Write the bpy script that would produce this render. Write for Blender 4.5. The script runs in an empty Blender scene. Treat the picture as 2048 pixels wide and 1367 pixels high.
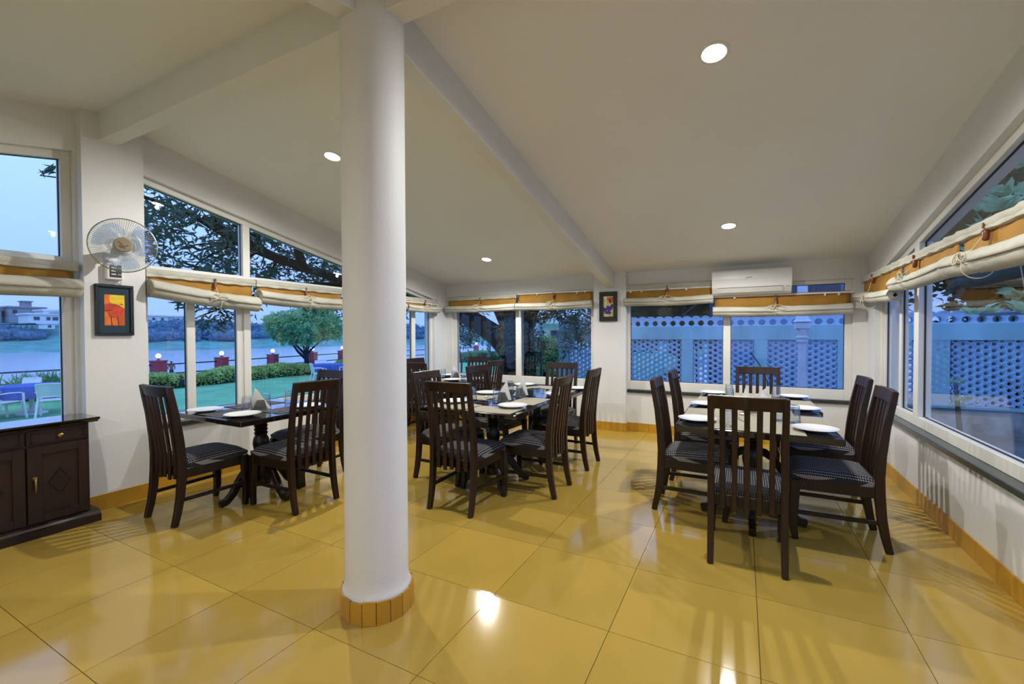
import bpy, bmesh, math, random
import numpy as np
from mathutils import Vector as V, Matrix as M
random.seed(7)
RNG = np.random.default_rng(7)
S = bpy.context.scene
COL = S.collection
PI = math.pi
R_ = math.radians

# ------------------------------------------------------------------ camera
YAW, PITCH, ROLL, FPX = R_(27.549), R_(.997), R_(-.224), 882.6
fw = V((-math.sin(YAW)*math.cos(PITCH), math.cos(YAW)*math.cos(PITCH), -math.sin(PITCH)))
rt = V((math.cos(YAW), math.sin(YAW), 0))
up = rt.cross(fw)
r2 = math.cos(ROLL)*rt + math.sin(ROLL)*up
u2 = -math.sin(ROLL)*rt + math.cos(ROLL)*up
cd = bpy.data.cameras.new('camera')
cam = bpy.data.objects.new('camera', cd)
COL.objects.link(cam)
m3 = M((r2, u2, -fw)).transposed()
cam.matrix_world = M.Translation((0, 0, 1.40)) @ m3.to_4x4()
cd.sensor_width = 36
cd.lens = FPX/2048*36
cd.clip_end = 2000
cd.clip_start = .02
S.camera = cam

# ------------------------------------------------------------------ view, world
S.view_settings.view_transform = 'Standard'
S.view_settings.look = 'None'
S.view_settings.gamma = 1
S.view_settings.use_curve_mapping = False
S.view_settings.exposure = 0
LAMP = 128.0         # watts of each recessed downlight
SKY = 1.13
S.cycles.use_denoising = True
S.cycles.max_bounces = 9
S.cycles.diffuse_bounces = 5
S.cycles.glossy_bounces = 4
S.cycles.transparent_max_bounces = 24
S.cycles.sample_clamp_indirect = 6
S.cycles.caustics_reflective = False
S.cycles.caustics_refractive = False


def c(r, g, b):
    f = lambda x: x/255/12.92 if x/255 <= .04045 else ((x/255+.055)/1.055)**2.4
    return (f(r), f(g), f(b), 1)


w = bpy.data.worlds.new('dusk_sky')
S.world = w
w.use_nodes = True
nt = w.node_tree
nt.nodes.clear()
wo = nt.nodes.new('ShaderNodeOutputWorld')
bg = nt.nodes.new('ShaderNodeBackground')
tc = nt.nodes.new('ShaderNodeTexCoord')
sx = nt.nodes.new('ShaderNodeSeparateXYZ')
cr = nt.nodes.new('ShaderNodeValToRGB')
nt.links.new(tc.outputs['Generated'], sx.inputs[0])
nt.links.new(sx.outputs['Z'], cr.inputs[0])
cr.color_ramp.elements[0].position = 0
cr.color_ramp.elements[0].color = (.33, .55, 1.15, 1)
cr.color_ramp.elements[1].position = .35
cr.color_ramp.elements[1].color = (.52, .84, 1.75, 1)
nt.links.new(cr.outputs[0], bg.inputs[0])
bg.inputs[1].default_value = SKY
nt.links.new(bg.outputs[0], wo.inputs[0])

# ------------------------------------------------------------------ materials
MATS = {}


def mat(name, col, rough=.5, metal=0, var=0., vscale=8, bump=0., bscale=40, coat=0, spec=.5, emit=None, stretch=None, sheen=0, rnd=0):
    m = bpy.data.materials.new(name)
    m.use_nodes = True
    n, l = m.node_tree.nodes, m.node_tree.links
    b = n['Principled BSDF']
    b.inputs['Roughness'].default_value = rough
    b.inputs['Metallic'].default_value = metal
    b.inputs['Coat Weight'].default_value = coat
    b.inputs['Coat Roughness'].default_value = .08
    b.inputs['Specular IOR Level'].default_value = spec
    b.inputs['Base Color'].default_value = col
    if emit:
        b.inputs['Emission Color'].default_value = emit[0]
        b.inputs['Emission Strength'].default_value = emit[1]
    tcn = mp = None
    if var or bump:
        tcn = n.new('ShaderNodeTexCoord')
        mp = n.new('ShaderNodeMapping')
        l.new(tcn.outputs['Object'], mp.inputs[0])
        if stretch:
            mp.inputs['Scale'].default_value = stretch
    last = None
    if var:
        nz = n.new('ShaderNodeTexNoise')
        nz.inputs['Scale'].default_value = vscale
        nz.inputs['Detail'].default_value = 5
        l.new(mp.outputs[0], nz.inputs['Vector'])
        ra = n.new('ShaderNodeValToRGB')
        ra.color_ramp.elements[0].position = .3
        ra.color_ramp.elements[1].position = .72
        k0, k1 = 1-var, 1+var*.7
        ra.color_ramp.elements[0].color = (col[0]*k0, col[1]*k0, col[2]*k0, 1)
        ra.color_ramp.elements[1].color = (col[0]*k1, col[1]*k1, col[2]*k1, 1)
        l.new(nz.outputs['Fac'], ra.inputs[0])
        last = ra.outputs[0]
        l.new(last, b.inputs['Base Color'])
    if rnd:
        oi = n.new('ShaderNodeObjectInfo')
        mr = n.new('ShaderNodeMapRange')
        mr.inputs[3].default_value = 1-rnd
        mr.inputs[4].default_value = 1+rnd
        l.new(oi.outputs['Random'], mr.inputs[0])
        hv = n.new('ShaderNodeHueSaturation')
        if last:
            l.new(last, hv.inputs['Color'])
        else:
            hv.inputs['Color'].default_value = col
        l.new(mr.outputs[0], hv.inputs['Value'])
        l.new(hv.outputs[0], b.inputs['Base Color'])
    if bump:
        nb = n.new('ShaderNodeTexNoise')
        nb.inputs['Scale'].default_value = bscale
        nb.inputs['Detail'].default_value = 4
        l.new(mp.outputs[0], nb.inputs['Vector'])
        bp = n.new('ShaderNodeBump')
        bp.inputs['Strength'].default_value = bump
        bp.inputs['Distance'].default_value = .02
        l.new(nb.outputs['Fac'], bp.inputs['Height'])
        l.new(bp.outputs[0], b.inputs['Normal'])
    MATS[name] = m
    return m


def glassy(name, tint=(1, 1, 1, 1), gain=1.0, facing=0., rough=0., edge=None):
    """thin sheet glass: clear, mirroring by Fresnel"""
    m = bpy.data.materials.new(name)
    m.use_nodes = True
    n, l = m.node_tree.nodes, m.node_tree.links
    n.clear()
    o = n.new('ShaderNodeOutputMaterial')
    mx = n.new('ShaderNodeMixShader')
    t = n.new('ShaderNodeBsdfTransparent')
    t.inputs[0].default_value = tint
    if edge:                              # the glass is thicker to look through at its rim
        lw = n.new('ShaderNodeLayerWeight')
        lw.inputs[0].default_value = .35
        er = n.new('ShaderNodeValToRGB')
        er.color_ramp.elements[0].position = .25
        er.color_ramp.elements[0].color = tint
        er.color_ramp.elements[1].position = .95
        er.color_ramp.elements[1].color = edge
        l.new(lw.outputs['Facing'], er.inputs[0])
        l.new(er.outputs[0], t.inputs[0])
    g = n.new('ShaderNodeBsdfGlossy')
    g.inputs['Roughness'].default_value = rough
    fr = n.new('ShaderNodeFresnel')
    ge = n.new('ShaderNodeNewGeometry')
    io = n.new('ShaderNodeMath')          # the same index from either face of the sheet
    io.operation = 'MULTIPLY_ADD'
    io.inputs[1].default_value = 1/1.5-1.5
    io.inputs[2].default_value = 1.5
    l.new(ge.outputs['Backfacing'], io.inputs[0])
    l.new(io.outputs[0], fr.inputs[0])
    mu = n.new('ShaderNodeMath')
    mu.operation = 'MULTIPLY_ADD'
    mu.use_clamp = True
    mu.inputs[1].default_value = gain
    mu.inputs[2].default_value = facing
    l.new(fr.outputs[0], mu.inputs[0])
    l.new(mu.outputs[0], mx.inputs[0])
    l.new(t.outputs[0], mx.inputs[1])
    l.new(g.outputs[0], mx.inputs[2])
    l.new(mx.outputs[0], o.inputs[0])
    MATS[name] = m
    return m


WALL = mat('white_wall_paint', (.72, .72, .705, 1), .62, var=.05, vscale=1.5, bump=.06, bscale=60)
CEIL = mat('ceiling_paint', (.80, .81, .82, 1), .7, var=.03, vscale=.8)
BEAM = mat('beam_paint', (.72, .72, .705, 1), .65, var=.03, vscale=2)
GROUT = mat('dark_grout', (.05, .035, .015, 1), .8)
TILE = mat('ochre_floor_tile', (.50, .325, .06, 1), .11, var=.12, vscale=1.3, spec=.6, rnd=.07, bump=.014, bscale=4)
SKIRT = mat('ochre_skirting_tile', (.50, .26, .025, 1), .3, var=.12, vscale=6, rnd=.10)
FRAME = mat('white_window_frame', (.74, .72, .66, 1), .4, var=.06, vscale=3)
SEAL = mat('black_window_seal', (.015, .015, .02, 1), .6)
SILL = mat('dark_green_sill_stone', (.03, .04, .038, 1), .25, var=.3, vscale=20)
PANE = glassy('window_pane', (.98, .99, 1, 1), .85)
WOOD = mat('dark_stained_wood', (.011, .0050, .0026, 1), .40, var=.55, vscale=7, stretch=(6, 6, .5), bump=.05, bscale=30, coat=.08, spec=.35)
WOODR = mat('reddish_dark_wood', (.024, .0088, .003, 1), .42, var=.5, vscale=5, stretch=(5, 1, .6), coat=.06, spec=.35)
LACQ = mat('black_lacquer_tabletop', (.010, .008, .008, 1), .07, coat=.6)
CANVAS = mat('cream_canvas', (.49, .47, .39, 1), .85, var=.16, vscale=5, bump=.15, bscale=120)
MUST = mat('mustard_fabric', (.36, .175, .02, 1), .8, var=.2, vscale=6)
CORD = mat('cream_cord', (.62, .56, .42, 1), .8)
CLEAT = mat('brown_wood_cleat', (.20, .055, .025, 1), .35, var=.3, vscale=40)
RAIL = mat('white_rail', (.8, .8, .78, 1), .3)
STEEL = mat('steel', (.55, .55, .56, 1), .25, 1)
BRASS = mat('brass', (.42, .30, .12, 1), .35, 1, var=.2, vscale=30)
CHINA = mat('white_china', (.86, .86, .84, 1), .12, coat=.3)
PAPER = mat('white_paper_napkin', (.84, .82, .78, 1), .8)
TUMB = glassy('tumbler_glass', (.94, .96, .98, 1), 1.7, .015, .0, (.30, .34, .40, 1))
LITE = mat('lit_downlight', (1, 1, 1, 1), .5, emit=((1, .97, .86, 1), 9))
PLW = mat('white_plastic', (.78, .78, .76, 1), .35)
IVORY = mat('ivory_plastic', (.78, .74, .62, 1), .35)
BLACKF = mat('black_frame', (.008, .008, .009, 1), .35)
TEAL = mat('dark_teal_mount', (.006, .03, .05, 1), .7)
DARKP = mat('dark_panel', (.03, .03, .03, 1), .4)
BLADE = glassy('fan_blade_plastic', (.62, .74, .95, 1), 1.0, .10, .15)
WIRE = mat('chrome_wire', (.62, .62, .58, 1), .3, .6)


def fabric():
    m = bpy.data.materials.new('black_white_check_fabric')
    m.use_nodes = True
    n, l = m.node_tree.nodes, m.node_tree.links
    b = n['Principled BSDF']
    b.inputs['Roughness'].default_value = .85
    tcn = n.new('ShaderNodeTexCoord')
    sp = n.new('ShaderNodeSeparateXYZ')
    l.new(tcn.outputs['Object'], sp.inputs[0])

    def wave(sock, k, ph=0):
        a = n.new('ShaderNodeMath'); a.operation = 'MULTIPLY'; a.inputs[1].default_value = k
        l.new(sock, a.inputs[0])
        s_ = n.new('ShaderNodeMath'); s_.operation = 'SINE'
        l.new(a.outputs[0], s_.inputs[0])
        g = n.new('ShaderNodeMath'); g.operation = 'GREATER_THAN'; g.inputs[1].default_value = .40
        l.new(s_.outputs[0], g.inputs[0])
        return g.outputs[0]
    k = 2*PI/.0125
    add = n.new('ShaderNodeMath'); add.operation = 'SUBTRACT'
    l.new(sp.outputs['Y'], add.inputs[0]); l.new(sp.outputs['Z'], add.inputs[1])
    a = wave(sp.outputs['X'], k)
    d = wave(add.outputs[0], k)
    mu = n.new('ShaderNodeMath'); mu.operation = 'MULTIPLY'
    l.new(a, mu.inputs[0]); l.new(d, mu.inputs[1])
    mx = n.new('ShaderNodeMix'); mx.data_type = 'RGBA'
    mx.inputs['A'].default_value = (.012, .011, .014, 1)
    mx.inputs['B'].default_value = (.55, .53, .52, 1)
    l.new(mu.outputs[0], mx.inputs['Factor'])
    l.new(mx.outputs['Result'], b.inputs['Base Color'])
    return m


FAB = fabric()


def woven():
    m = mat('beige_woven_mat', (.36, .31, .23, 1), .8)
    n, l = m.node_tree.nodes, m.node_tree.links
    b = n['Principled BSDF']
    tcn = n.new('ShaderNodeTexCoord')
    wv = n.new('ShaderNodeTexWave')
    wv.inputs['Scale'].default_value = 55
    wv.inputs['Distortion'].default_value = 1.5
    ra = n.new('ShaderNodeValToRGB')
    ra.color_ramp.elements[0].color = (.20, .17, .12, 1)
    ra.color_ramp.elements[1].color = (.47, .42, .32, 1)
    l.new(tcn.outputs['Object'], wv.inputs[0])
    l.new(wv.outputs['Fac'], ra.inputs[0])
    l.new(ra.outputs[0], b.inputs['Base Color'])
    return m


MATW = woven()
MATG = mat('grey_woven_mat', (.085, .078, .075, 1), .75, var=.3, vscale=60)

# ------------------------------------------------------------------ mesh helpers


class MB:
    def __init__(s):
        s.v, s.f = [], []

    def add(s, vs, fs, m=None):
        k = len(s.v)
        s.v += [tuple(m @ V(p)) if m else tuple(p) for p in vs]
        s.f += [tuple(i+k for i in f) for f in fs]
        return s

    def box(s, x0, x1, y0, y1, z0, z1, m=None):
        vs = [(x, y, z) for x in (x0, x1) for y in (y0, y1) for z in (z0, z1)]
        return s.add(vs, [(0, 1, 3, 2), (4, 6, 7, 5), (0, 4, 5, 1), (2, 3, 7, 6), (0, 2, 6, 4), (1, 5, 7, 3)], m)

    def cb(s, cx, cy, cz, dx, dy, dz, m=None):
        return s.box(cx-dx/2, cx+dx/2, cy-dy/2, cy+dy/2, cz-dz/2, cz+dz/2, m)

    def prism(s, pts, a0, a1, ax, m=None):
        f = {'x': lambda p, a: (a, p[0], p[1]), 'y': lambda p, a: (p[0], a, p[1]), 'z': lambda p, a: (p[0], p[1], a)}[ax]
        n = len(pts)
        vs = [f(p, a0) for p in pts]+[f(p, a1) for p in pts]
        fs = [tuple(range(n))[::-1], tuple(range(n, 2*n))]+[(i, (i+1) % n, n+(i+1) % n, n+i) for i in range(n)]
        return s.add(vs, fs, m)

    def bar(s, p, q, a, b, side=None):
        p, q = V(p), V(q)
        d = (q-p).normalized()
        e = V(side) if side else (V((0, 0, 1)) if abs(d.z) < .9 else V((1, 0, 0)))
        e = (e-d*e.dot(d)).normalized()
        g = d.cross(e)
        vs = [o+e*i*a/2+g*j*b/2 for o in (p, q) for i, j in ((-1, -1), (1, -1), (1, 1), (-1, 1))]
        return s.add(vs, [(3, 2, 1, 0), (4, 5, 6, 7)]+[(i, (i+1) % 4, 4+(i+1) % 4, 4+i) for i in range(4)])

    def sweep(s, path, dims, side, m=None):
        """rectangular section along a path; dims per point (along side, across)"""
        side = V(side).normalized()
        vs = []
        n = len(path)
        P = [V(p) for p in path]
        for i, p in enumerate(P):
            d = (P[min(i+1, n-1)]-P[max(i-1, 0)]).normalized()
            g = d.cross(side).normalized()
            a, b = dims[i] if isinstance(dims, list) else dims
            vs += [p+side*x*a/2+g*y*b/2 for x, y in ((-1, -1), (1, -1), (1, 1), (-1, 1))]
        fs = [(3, 2, 1, 0), tuple(4*n-4+i for i in range(4))]
        for k in range(n-1):
            fs += [(4*k+i, 4*k+(i+1) % 4, 4*k+4+(i+1) % 4, 4*k+4+i) for i in range(4)]
        return s.add(vs, fs, m)

    def tube(s, path, r, n=8, cap=True, m=None):
        P = [V(p) for p in path]
        k = len(P)
        vs = []
        prev = None
        for i, p in enumerate(P):
            d = (P[min(i+1, k-1)]-P[max(i-1, 0)]).normalized()
            if prev is None:
                e = V((0, 0, 1)) if abs(d.z) < .9 else V((1, 0, 0))
            else:
                e = prev
            e = (e-d*e.dot(d)).normalized()
            prev = e
            g = d.cross(e)
            rr = r[i] if isinstance(r, (list, tuple)) else r
            vs += [p+(e*math.cos(2*PI*j/n)+g*math.sin(2*PI*j/n))*rr for j in range(n)]
        fs = []
        for i in range(k-1):
            fs += [(i*n+j, i*n+(j+1) % n, (i+1)*n+(j+1) % n, (i+1)*n+j) for j in range(n)]
        if cap:
            fs += [tuple(range(n))[::-1], tuple(range((k-1)*n, k*n))]
        return s.add(vs, fs, m)

    def lathe(s, prof, n=24, m=None, flute=None):
        vs, k = [], len(prof)
        for r, z in prof:
            for j in range(n):
                rr = r*(flute(j, n, z) if flute else 1)
                vs.append((rr*math.cos(2*PI*j/n), rr*math.sin(2*PI*j/n), z))
        fs = []
        for i in range(k-1):
            fs += [(i*n+j, i*n+(j+1) % n, (i+1)*n+(j+1) % n, (i+1)*n+j) for j in range(n)]
        if prof[0][0] > 1e-5:
            fs.append(tuple(range(n))[::-1])
        if prof[-1][0] > 1e-5:
            fs.append(tuple(range((k-1)*n, k*n)))
        return s.add(vs, fs, m)

    def grid(s, nu, nv, fn, m=None):
        vs = [fn(i/(nu-1), j/(nv-1)) for i in range(nu) for j in range(nv)]
        fs = [(i*nv+j, (i+1)*nv+j, (i+1)*nv+j+1, i*nv+j+1) for i in range(nu-1) for j in range(nv-1)]
        return s.add(vs, fs, m)

    def mesh(s, name, mt, smooth=False, bev=0, fix=False):
        me = bpy.data.meshes.new(name)
        me.from_pydata(s.v, [], s.f)
        if bev or fix:
            bm = bmesh.new()
            bm.from_mesh(me)
            if fix:
                bmesh.ops.remove_doubles(bm, verts=bm.verts, dist=1e-5)
                bmesh.ops.recalc_face_normals(bm, faces=bm.faces)
            if bev:
                es = [e for e in bm.edges if len(e.link_faces) == 2 and e.calc_face_angle(0) > .5]
                bmesh.ops.bevel(bm, geom=es, offset=bev, segments=1, profile=.5, affect='EDGES', clamp_overlap=True)
            bm.to_mesh(me)
            bm.free()
        if smooth:
            me.shade_smooth()
            me.set_sharp_from_angle(angle=.75)
        me.materials.append(mt)
        return me

    def obj(s, name, mt, parent=None, smooth=False, bev=0, loc=None, rot=None, kind=None, fix=False, label=None):
        return link(name, s.mesh(name, mt, smooth, bev, fix), parent, loc, rot, kind, label)


def link(name, me, parent=None, loc=None, rot=None, kind=None, label=None):
    o = bpy.data.objects.new(name, me)
    COL.objects.link(o)
    if parent is not None:
        o.parent = parent
    if loc is not None:
        o.location = loc
    if rot is not None:
        o.rotation_euler = rot
    if kind:
        o['kind'] = kind
    if label:
        o['label'] = label
    return o


def E(name, loc=(0, 0, 0), rz=0, label=None, cat=None, group=None, kind=None):
    o = bpy.data.objects.new(name, None)
    COL.objects.link(o)
    o.location = loc
    o.rotation_euler = (0, 0, rz)
    o.empty_display_size = .1
    return tag(o, label, cat, group, kind)


def tag(o, label=None, cat=None, group=None, kind=None):
    if label:
        o['label'] = label
    if cat:
        o['category'] = cat
    if group:
        o['group'] = group
    if kind:
        o['kind'] = kind
    return o


def dup(root, loc, rz=None, label=None, group=None):
    r = root.copy()
    COL.objects.link(r)
    r.location = loc
    if rz is not None:
        r.rotation_euler = (0, 0, rz)
    if label:
        r['label'] = label
    if group:
        r['group'] = group
    for ch in list(root.children):
        k = ch.copy()
        COL.objects.link(k)
        k.parent = r
        for g in list(ch.children):
            d = g.copy()
            COL.objects.link(d)
            d.parent = k
    return r


# ------------------------------------------------------------------ leaves
LEAF = np.array([(0, 0, 0), (.45, .5, .10), (.45, -.5, .10), (1, 0, -.12), (.45, 0, 0)], float)
LEAFF = np.array([(0, 4, 1), (0, 2, 4), (1, 4, 3), (4, 2, 3)], int)


def leaf_mesh(name, cen, dirs, L, W, mt):
    """cen (n,3) leaf bases, dirs (n,3) pointing to tips"""
    n = len(cen)
    d = dirs/np.linalg.norm(dirs, axis=1, keepdims=True)
    a = RNG.normal(size=(n, 3))
    sd = np.cross(d, a)
    sd /= np.linalg.norm(sd, axis=1, keepdims=True)+1e-9
    nn = np.cross(sd, d)
    T = LEAF[None]
    v = cen[:, None] + d[:, None]*(T[..., 0:1]*L[:, None, None]) + sd[:, None]*(T[..., 1:2]*W[:, None, None]) + nn[:, None]*(T[..., 2:3]*L[:, None, None])
    f = (LEAFF[None]+5*np.arange(n)[:, None, None]).reshape(-1, 3)
    me = bpy.data.meshes.new(name)
    me.vertices.add(n*5)
    me.vertices.foreach_set('co', v.reshape(-1))
    me.loops.add(len(f)*3)
    me.loops.foreach_set('vertex_index', f.reshape(-1))
    me.polygons.add(len(f))
    me.polygons.foreach_set('loop_start', np.arange(0, len(f)*3, 3))
    me.update(calc_edges=True)
    me.validate()
    me.materials.append(mt)
    return me


def clusters(cen, k, L, W, droop=.6, spread=.12, out=None):
    """k leaves round every cluster centre, drooping"""
    n = len(cen)
    c_ = np.repeat(cen, k, axis=0)+RNG.normal(size=(n*k, 3))*spread*.35
    d = RNG.normal(size=(n*k, 3))
    d[:, 2] = d[:, 2]*.5-droop
    if out is not None:
        d += np.repeat(out, k, axis=0)
    return c_, d, RNG.uniform(.7, 1.2, n*k)*L, RNG.uniform(.7, 1.2, n*k)*W


def leafmat(name, col, col2, tr=.35):
    m = mat(name, col, .55, spec=.4)
    n, l = m.node_tree.nodes, m.node_tree.links
    b = n['Principled BSDF']
    tcn = n.new('ShaderNodeTexCoord')
    nz = n.new('ShaderNodeTexNoise')
    nz.inputs['Scale'].default_value = 2.2
    nz.inputs['Detail'].default_value = 6
    nz.inputs['Roughness'].default_value = .8
    l.new(tcn.outputs['Object'], nz.inputs[0])
    ra = n.new('ShaderNodeValToRGB')
    ra.color_ramp.elements[0].position = .38
    ra.color_ramp.elements[1].position = .62
    ra.color_ramp.elements[0].color = col
    ra.color_ramp.elements[1].color = col2
    l.new(nz.outputs['Fac'], ra.inputs[0])
    l.new(ra.outputs[0], b.inputs['Base Color'])
    tl = n.new('ShaderNodeBsdfTranslucent')
    l.new(ra.outputs[0], tl.inputs[0])
    mx = n.new('ShaderNodeMixShader')
    mx.inputs[0].default_value = tr
    l.new(b.outputs[0], mx.inputs[1])
    l.new(tl.outputs[0], mx.inputs[2])
    l.new(mx.outputs[0], n['Material Output'].inputs[0])
    return m


#STRUCTURE
# ================================================================== THE ROOM
XL, XR, YB, YF, YR = -4.66, 1.28, 6.42, -3.0, 1.69


def zc(y):                      # ceiling height
    return 3.2025-.195*abs(y-YR)


def zt(y):                      # head line of the sloped windows
    return 3.195-.1972*y if y > YR else 2.8525-.21*(1.5-y)


# ---- floor
fb = MB().box(XL-.2, XR+.2, YF-.2, YB+.2, -.12, -.006)
floor = fb.obj('floor', GROUT, kind='structure')
P = .626
full = MB().box(0, P-.003, 0, P-.003, -.012, 0).mesh('tile', TILE)
x = .075-P*8
while x < XR:
    y = .78-P*7
    while y < YB:
        x0, x1, y0, y1 = max(x, XL), min(x+P-.003, XR), max(y, YF), min(y+P-.003, YB)
        if x1-x0 > .01 and y1-y0 > .01:
            if x0 == x and y0 == y and x1 == x+P-.003 and y1 == y+P-.003:
                link('tile', full, floor, (x, y, 0))
            else:
                MB().box(0, x1-x0, 0, y1-y0, -.012, 0).obj('tile', TILE, floor, loc=(x0, y0, 0))
        y += P
    x += P

# ---- walls (openings left where the windows stand)
wl = MB()
X0, X1 = XL-.22, XL
wl.box(X0, X1, YF-.2, 6.62, -.1, .56)
for a, b in ((YF-.2, -.8), (1.50, 1.93), (4.42, 4.60), (6.08, 6.62)):
    pts = [(a, .56), (b, .56), (b, zc(b)+.05)]+([(YR, zc(YR)+.05)] if a < YR < b else [])+[(a, zc(a)+.05)]
    wl.prism(pts, X0, X1, 'x')
for a, b in ((-.8, 1.50), (1.93, 4.42), (4.60, 6.08)):
    wl.prism([(a, zt(a)), (b, zt(b)), (b, zc(b)+.05), (a, zc(a)+.05)], X0, X1, 'x')
wl.prism([(1.52, 0), (1.925, 0), (1.925, zc(1.925)+.03), (YR, zc(YR)+.03), (1.52, zc(1.52)+.03)], XL-.02, -4.575, 'x')
wl.obj('wall_left', WALL, kind='structure')

wr = MB()
X0, X1 = XR, XR+.22
wr.box(X0, X1, YF-.2, 6.62, -.1, .56)
for a, b in ((YF-.2, -.8), (6.1, 6.62)):
    wr.prism([(a, .56), (b, .56), (b, zc(b)+.05), (a, zc(a)+.05)], X0, X1, 'x')
wr.prism([(-.8, zt(-.8)), (1.5, zt(1.5)), (YR, zt(1.69)), (1.9, zt(1.9)), (6.1, zt(6.1)), (6.1, zc(6.1)+.05), (YR, zc(YR)+.05), (-.8, zc(-.8)+.05)], X0, X1, 'x')
wr.obj('wall_right', WALL, kind='structure')

wb = MB()
wb.box(XL-.2, XR+.2, YB, YB+.2, -.1, .56)
wb.box(XL-.2, XR+.2, YB, YB+.2, 2.04, 2.36)
for a, b in ((XL-.2, -4.535), (-1.96, -1.50), (1.145, XR+.2)):
    wb.box(a, b, YB, YB+.2, .56, 2.04)
wb.box(-1.94, -1.47, 6.32, YB+.02, 0, 2.32)
wb.obj('wall_back', WALL, kind='structure')

wf = MB().prism([(XL-.2, -.1), (XR+.2, -.1), (XR+.2, zc(YF)+.05), (XL-.2, zc(YF)+.05)], YF-.2, YF, 'y')
wf.obj('wall_front', WALL, kind='structure')

ce = MB()
ce.prism([(YR, zc(YR)), (6.7, zc(6.7)), (6.7, zc(6.7)+.14), (YR, zc(YR)+.14)], XL-.25, XR+.25, 'x')
ce.prism([(YF-.25, zc(YF-.25)), (YR, zc(YR)), (YR, zc(YR)+.14), (YF-.25, zc(YF-.25)+.14)], XL-.25, XR+.25, 'x')
ce.obj('ceiling', CEIL, kind='structure')

# ---- beams: ridge beam and the rafters that fall from the column to either side
rb = MB().prism([(1.63, 2.962), (1.75, 2.962), (1.75, 3.2), (1.63, 3.2)], XL, XR, 'x')
rb.obj('ridge_beam', BEAM, kind='structure', bev=.006)
for nm, ya, yb in (('rafter_beam', YR, YB), ('rafter_beam', YR, YF)):
    m = MB().prism([(ya, zc(ya)-.235), (yb, zc(yb)-.235), (yb, zc(yb)+.01), (ya, zc(ya)+.01)], -1.755, -1.635, 'x')
    m.obj(nm, BEAM, kind='structure', bev=.006, fix=True)

# ---- column with its tiled foot
cx, cy = -1.678, 1.691
col = MB().lathe([(.172, 0), (.172, .108), (.173, .114), (.166, .128), (.159, .150), (.157, .19), (.1565, 1.6), (.158, 3.21)], 56)
column = col.obj('column', WALL, kind='structure', smooth=True, loc=(cx, cy, 0))
NT = 17
for i in range(NT):
    a = 2*PI*i/NT+.1
    wd = 2*.1795*math.tan(PI/NT)-.003
    h = .112+.004*math.sin(i*2.3)
    t = MB().box(-wd/2, wd/2, -.006, .004, 0, h)
    t.obj('tile', SKIRT, column, loc=(.178*math.cos(a), .178*math.sin(a), 0), rot=(0, 0, a-PI/2+.02*math.sin(i*5.1)), bev=.001)


# ---- skirting
def skirt(name, runs):
    root = E(name, kind='structure')
    for (ax_, ay, bx_, by, nx, ny) in runs:
        L = math.hypot(bx_-ax_, by-ay)
        n = max(1, round(L/.31))
        ang = math.atan2(by-ay, bx_-ax_)
        for i in range(n):
            t = MB().box(.001, L/n-.0015, -.011, 0, 0, .124)
            o = t.obj('tile', SKIRT, root, bev=.001)
            s = i*L/n
            ux, uy = (bx_-ax_)/L, (by-ay)/L
            # outward normal is to the right of the run
            o.location = (ax_+ux*s, ay+uy*s, 0)
            o.rotation_euler = (0, 0, ang)
    return root


skirt('baseboard_left', [(XL, -1.5, XL, 1.52, 1, 0), (-4.575, 1.509, -4.575, 1.936, 1, 0), (XL, 1.936, XL, YB, 1, 0)])
# run direction is such that the room lies on the side of the tile front (local -y)
skirt('baseboard_back', [(XL, YB, -1.94, YB, 0, -1), (-1.951, 6.32, -1.459, 6.32, 0, -1), (-1.47, YB, XR, YB, 0, -1)])
MB().box(-1.945, -1.938, 6.32, YB, 0, .124).box(-1.472, -1.459, 6.32, YB, 0, .124).obj('baseboard_pilaster', SKIRT, kind='structure')
skirt('baseboard_right', [(XR, YB, XR, -1.5, -1, 0)])

# ---- window sills of dark stone
MB().box(XL-.2, XL+.035, 1.93, 4.42, .56, .60).obj('sill_left', SILL, kind='structure', bev=.004)
MB().box(XL-.2, XL+.035, 4.60, 6.08, .56, .60).obj('sill_left', SILL, kind='structure', bev=.004)
MB().box(XL-.2, XL+.035, -.8, 1.5, .56, .60).obj('sill_left', SILL, kind='structure', bev=.004)
MB().box(-4.535, -1.955, YB-.03, YB+.18, .56, .60).obj('sill_back', SILL, kind='structure', bev=.004)
MB().box(-1.505, 1.15, YB-.03, YB+.18, .56, .60).obj('sill_back', SILL, kind='structure', bev=.004)
MB().box(XR-.035, XR+.2, -.8, 6.1, .56, .60).obj('sill_right', SILL, kind='structure', bev=.004)


# ---- windows
def window(name, ax, d, frames, sashes, panes, label):
    """ax 'x' (side walls, polygons in y,z) or 'y' (back wall, polygons in x,z); d = depth of the glass"""
    root = E(name, kind='structure', label=label)
    for i, f in enumerate(frames):
        MB().prism(f, d-.04-.0008*i, d+.04+.0008*i, ax).obj('frame', FRAME, root, bev=.003, fix=True)
    for f in sashes:
        MB().prism(f, d-.022, d+.03, ax).obj('sash', FRAME, root, bev=.003, fix=True)
    for p in panes:
        MB().prism(p, d-.002, d+.002, ax).obj('pane', PANE, root, fix=True)
        cxx = sum(q[0] for q in p)/len(p)
        czz = sum(q[1] for q in p)/len(p)
        # thin black seal round the pane
        k = MB()
        n = len(p)
        for i in range(n):
            a, b = p[i], p[(i+1) % n]
            sh = lambda q: (q[0]+(cxx-q[0])*.006/max(.05, abs(cxx-q[0]))*1.0, q[1]+(czz-q[1])*.006/max(.05, abs(czz-q[1])))
            k.prism([a, b, sh(b), sh(a)], d-.006, d+.006, ax)
        k.obj('seal', SEAL, root, fix=True)
    return root


def rect(a, b, z0, z1):
    return [(a, z0), (b, z0), (b, z1), (a, z1)]


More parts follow.
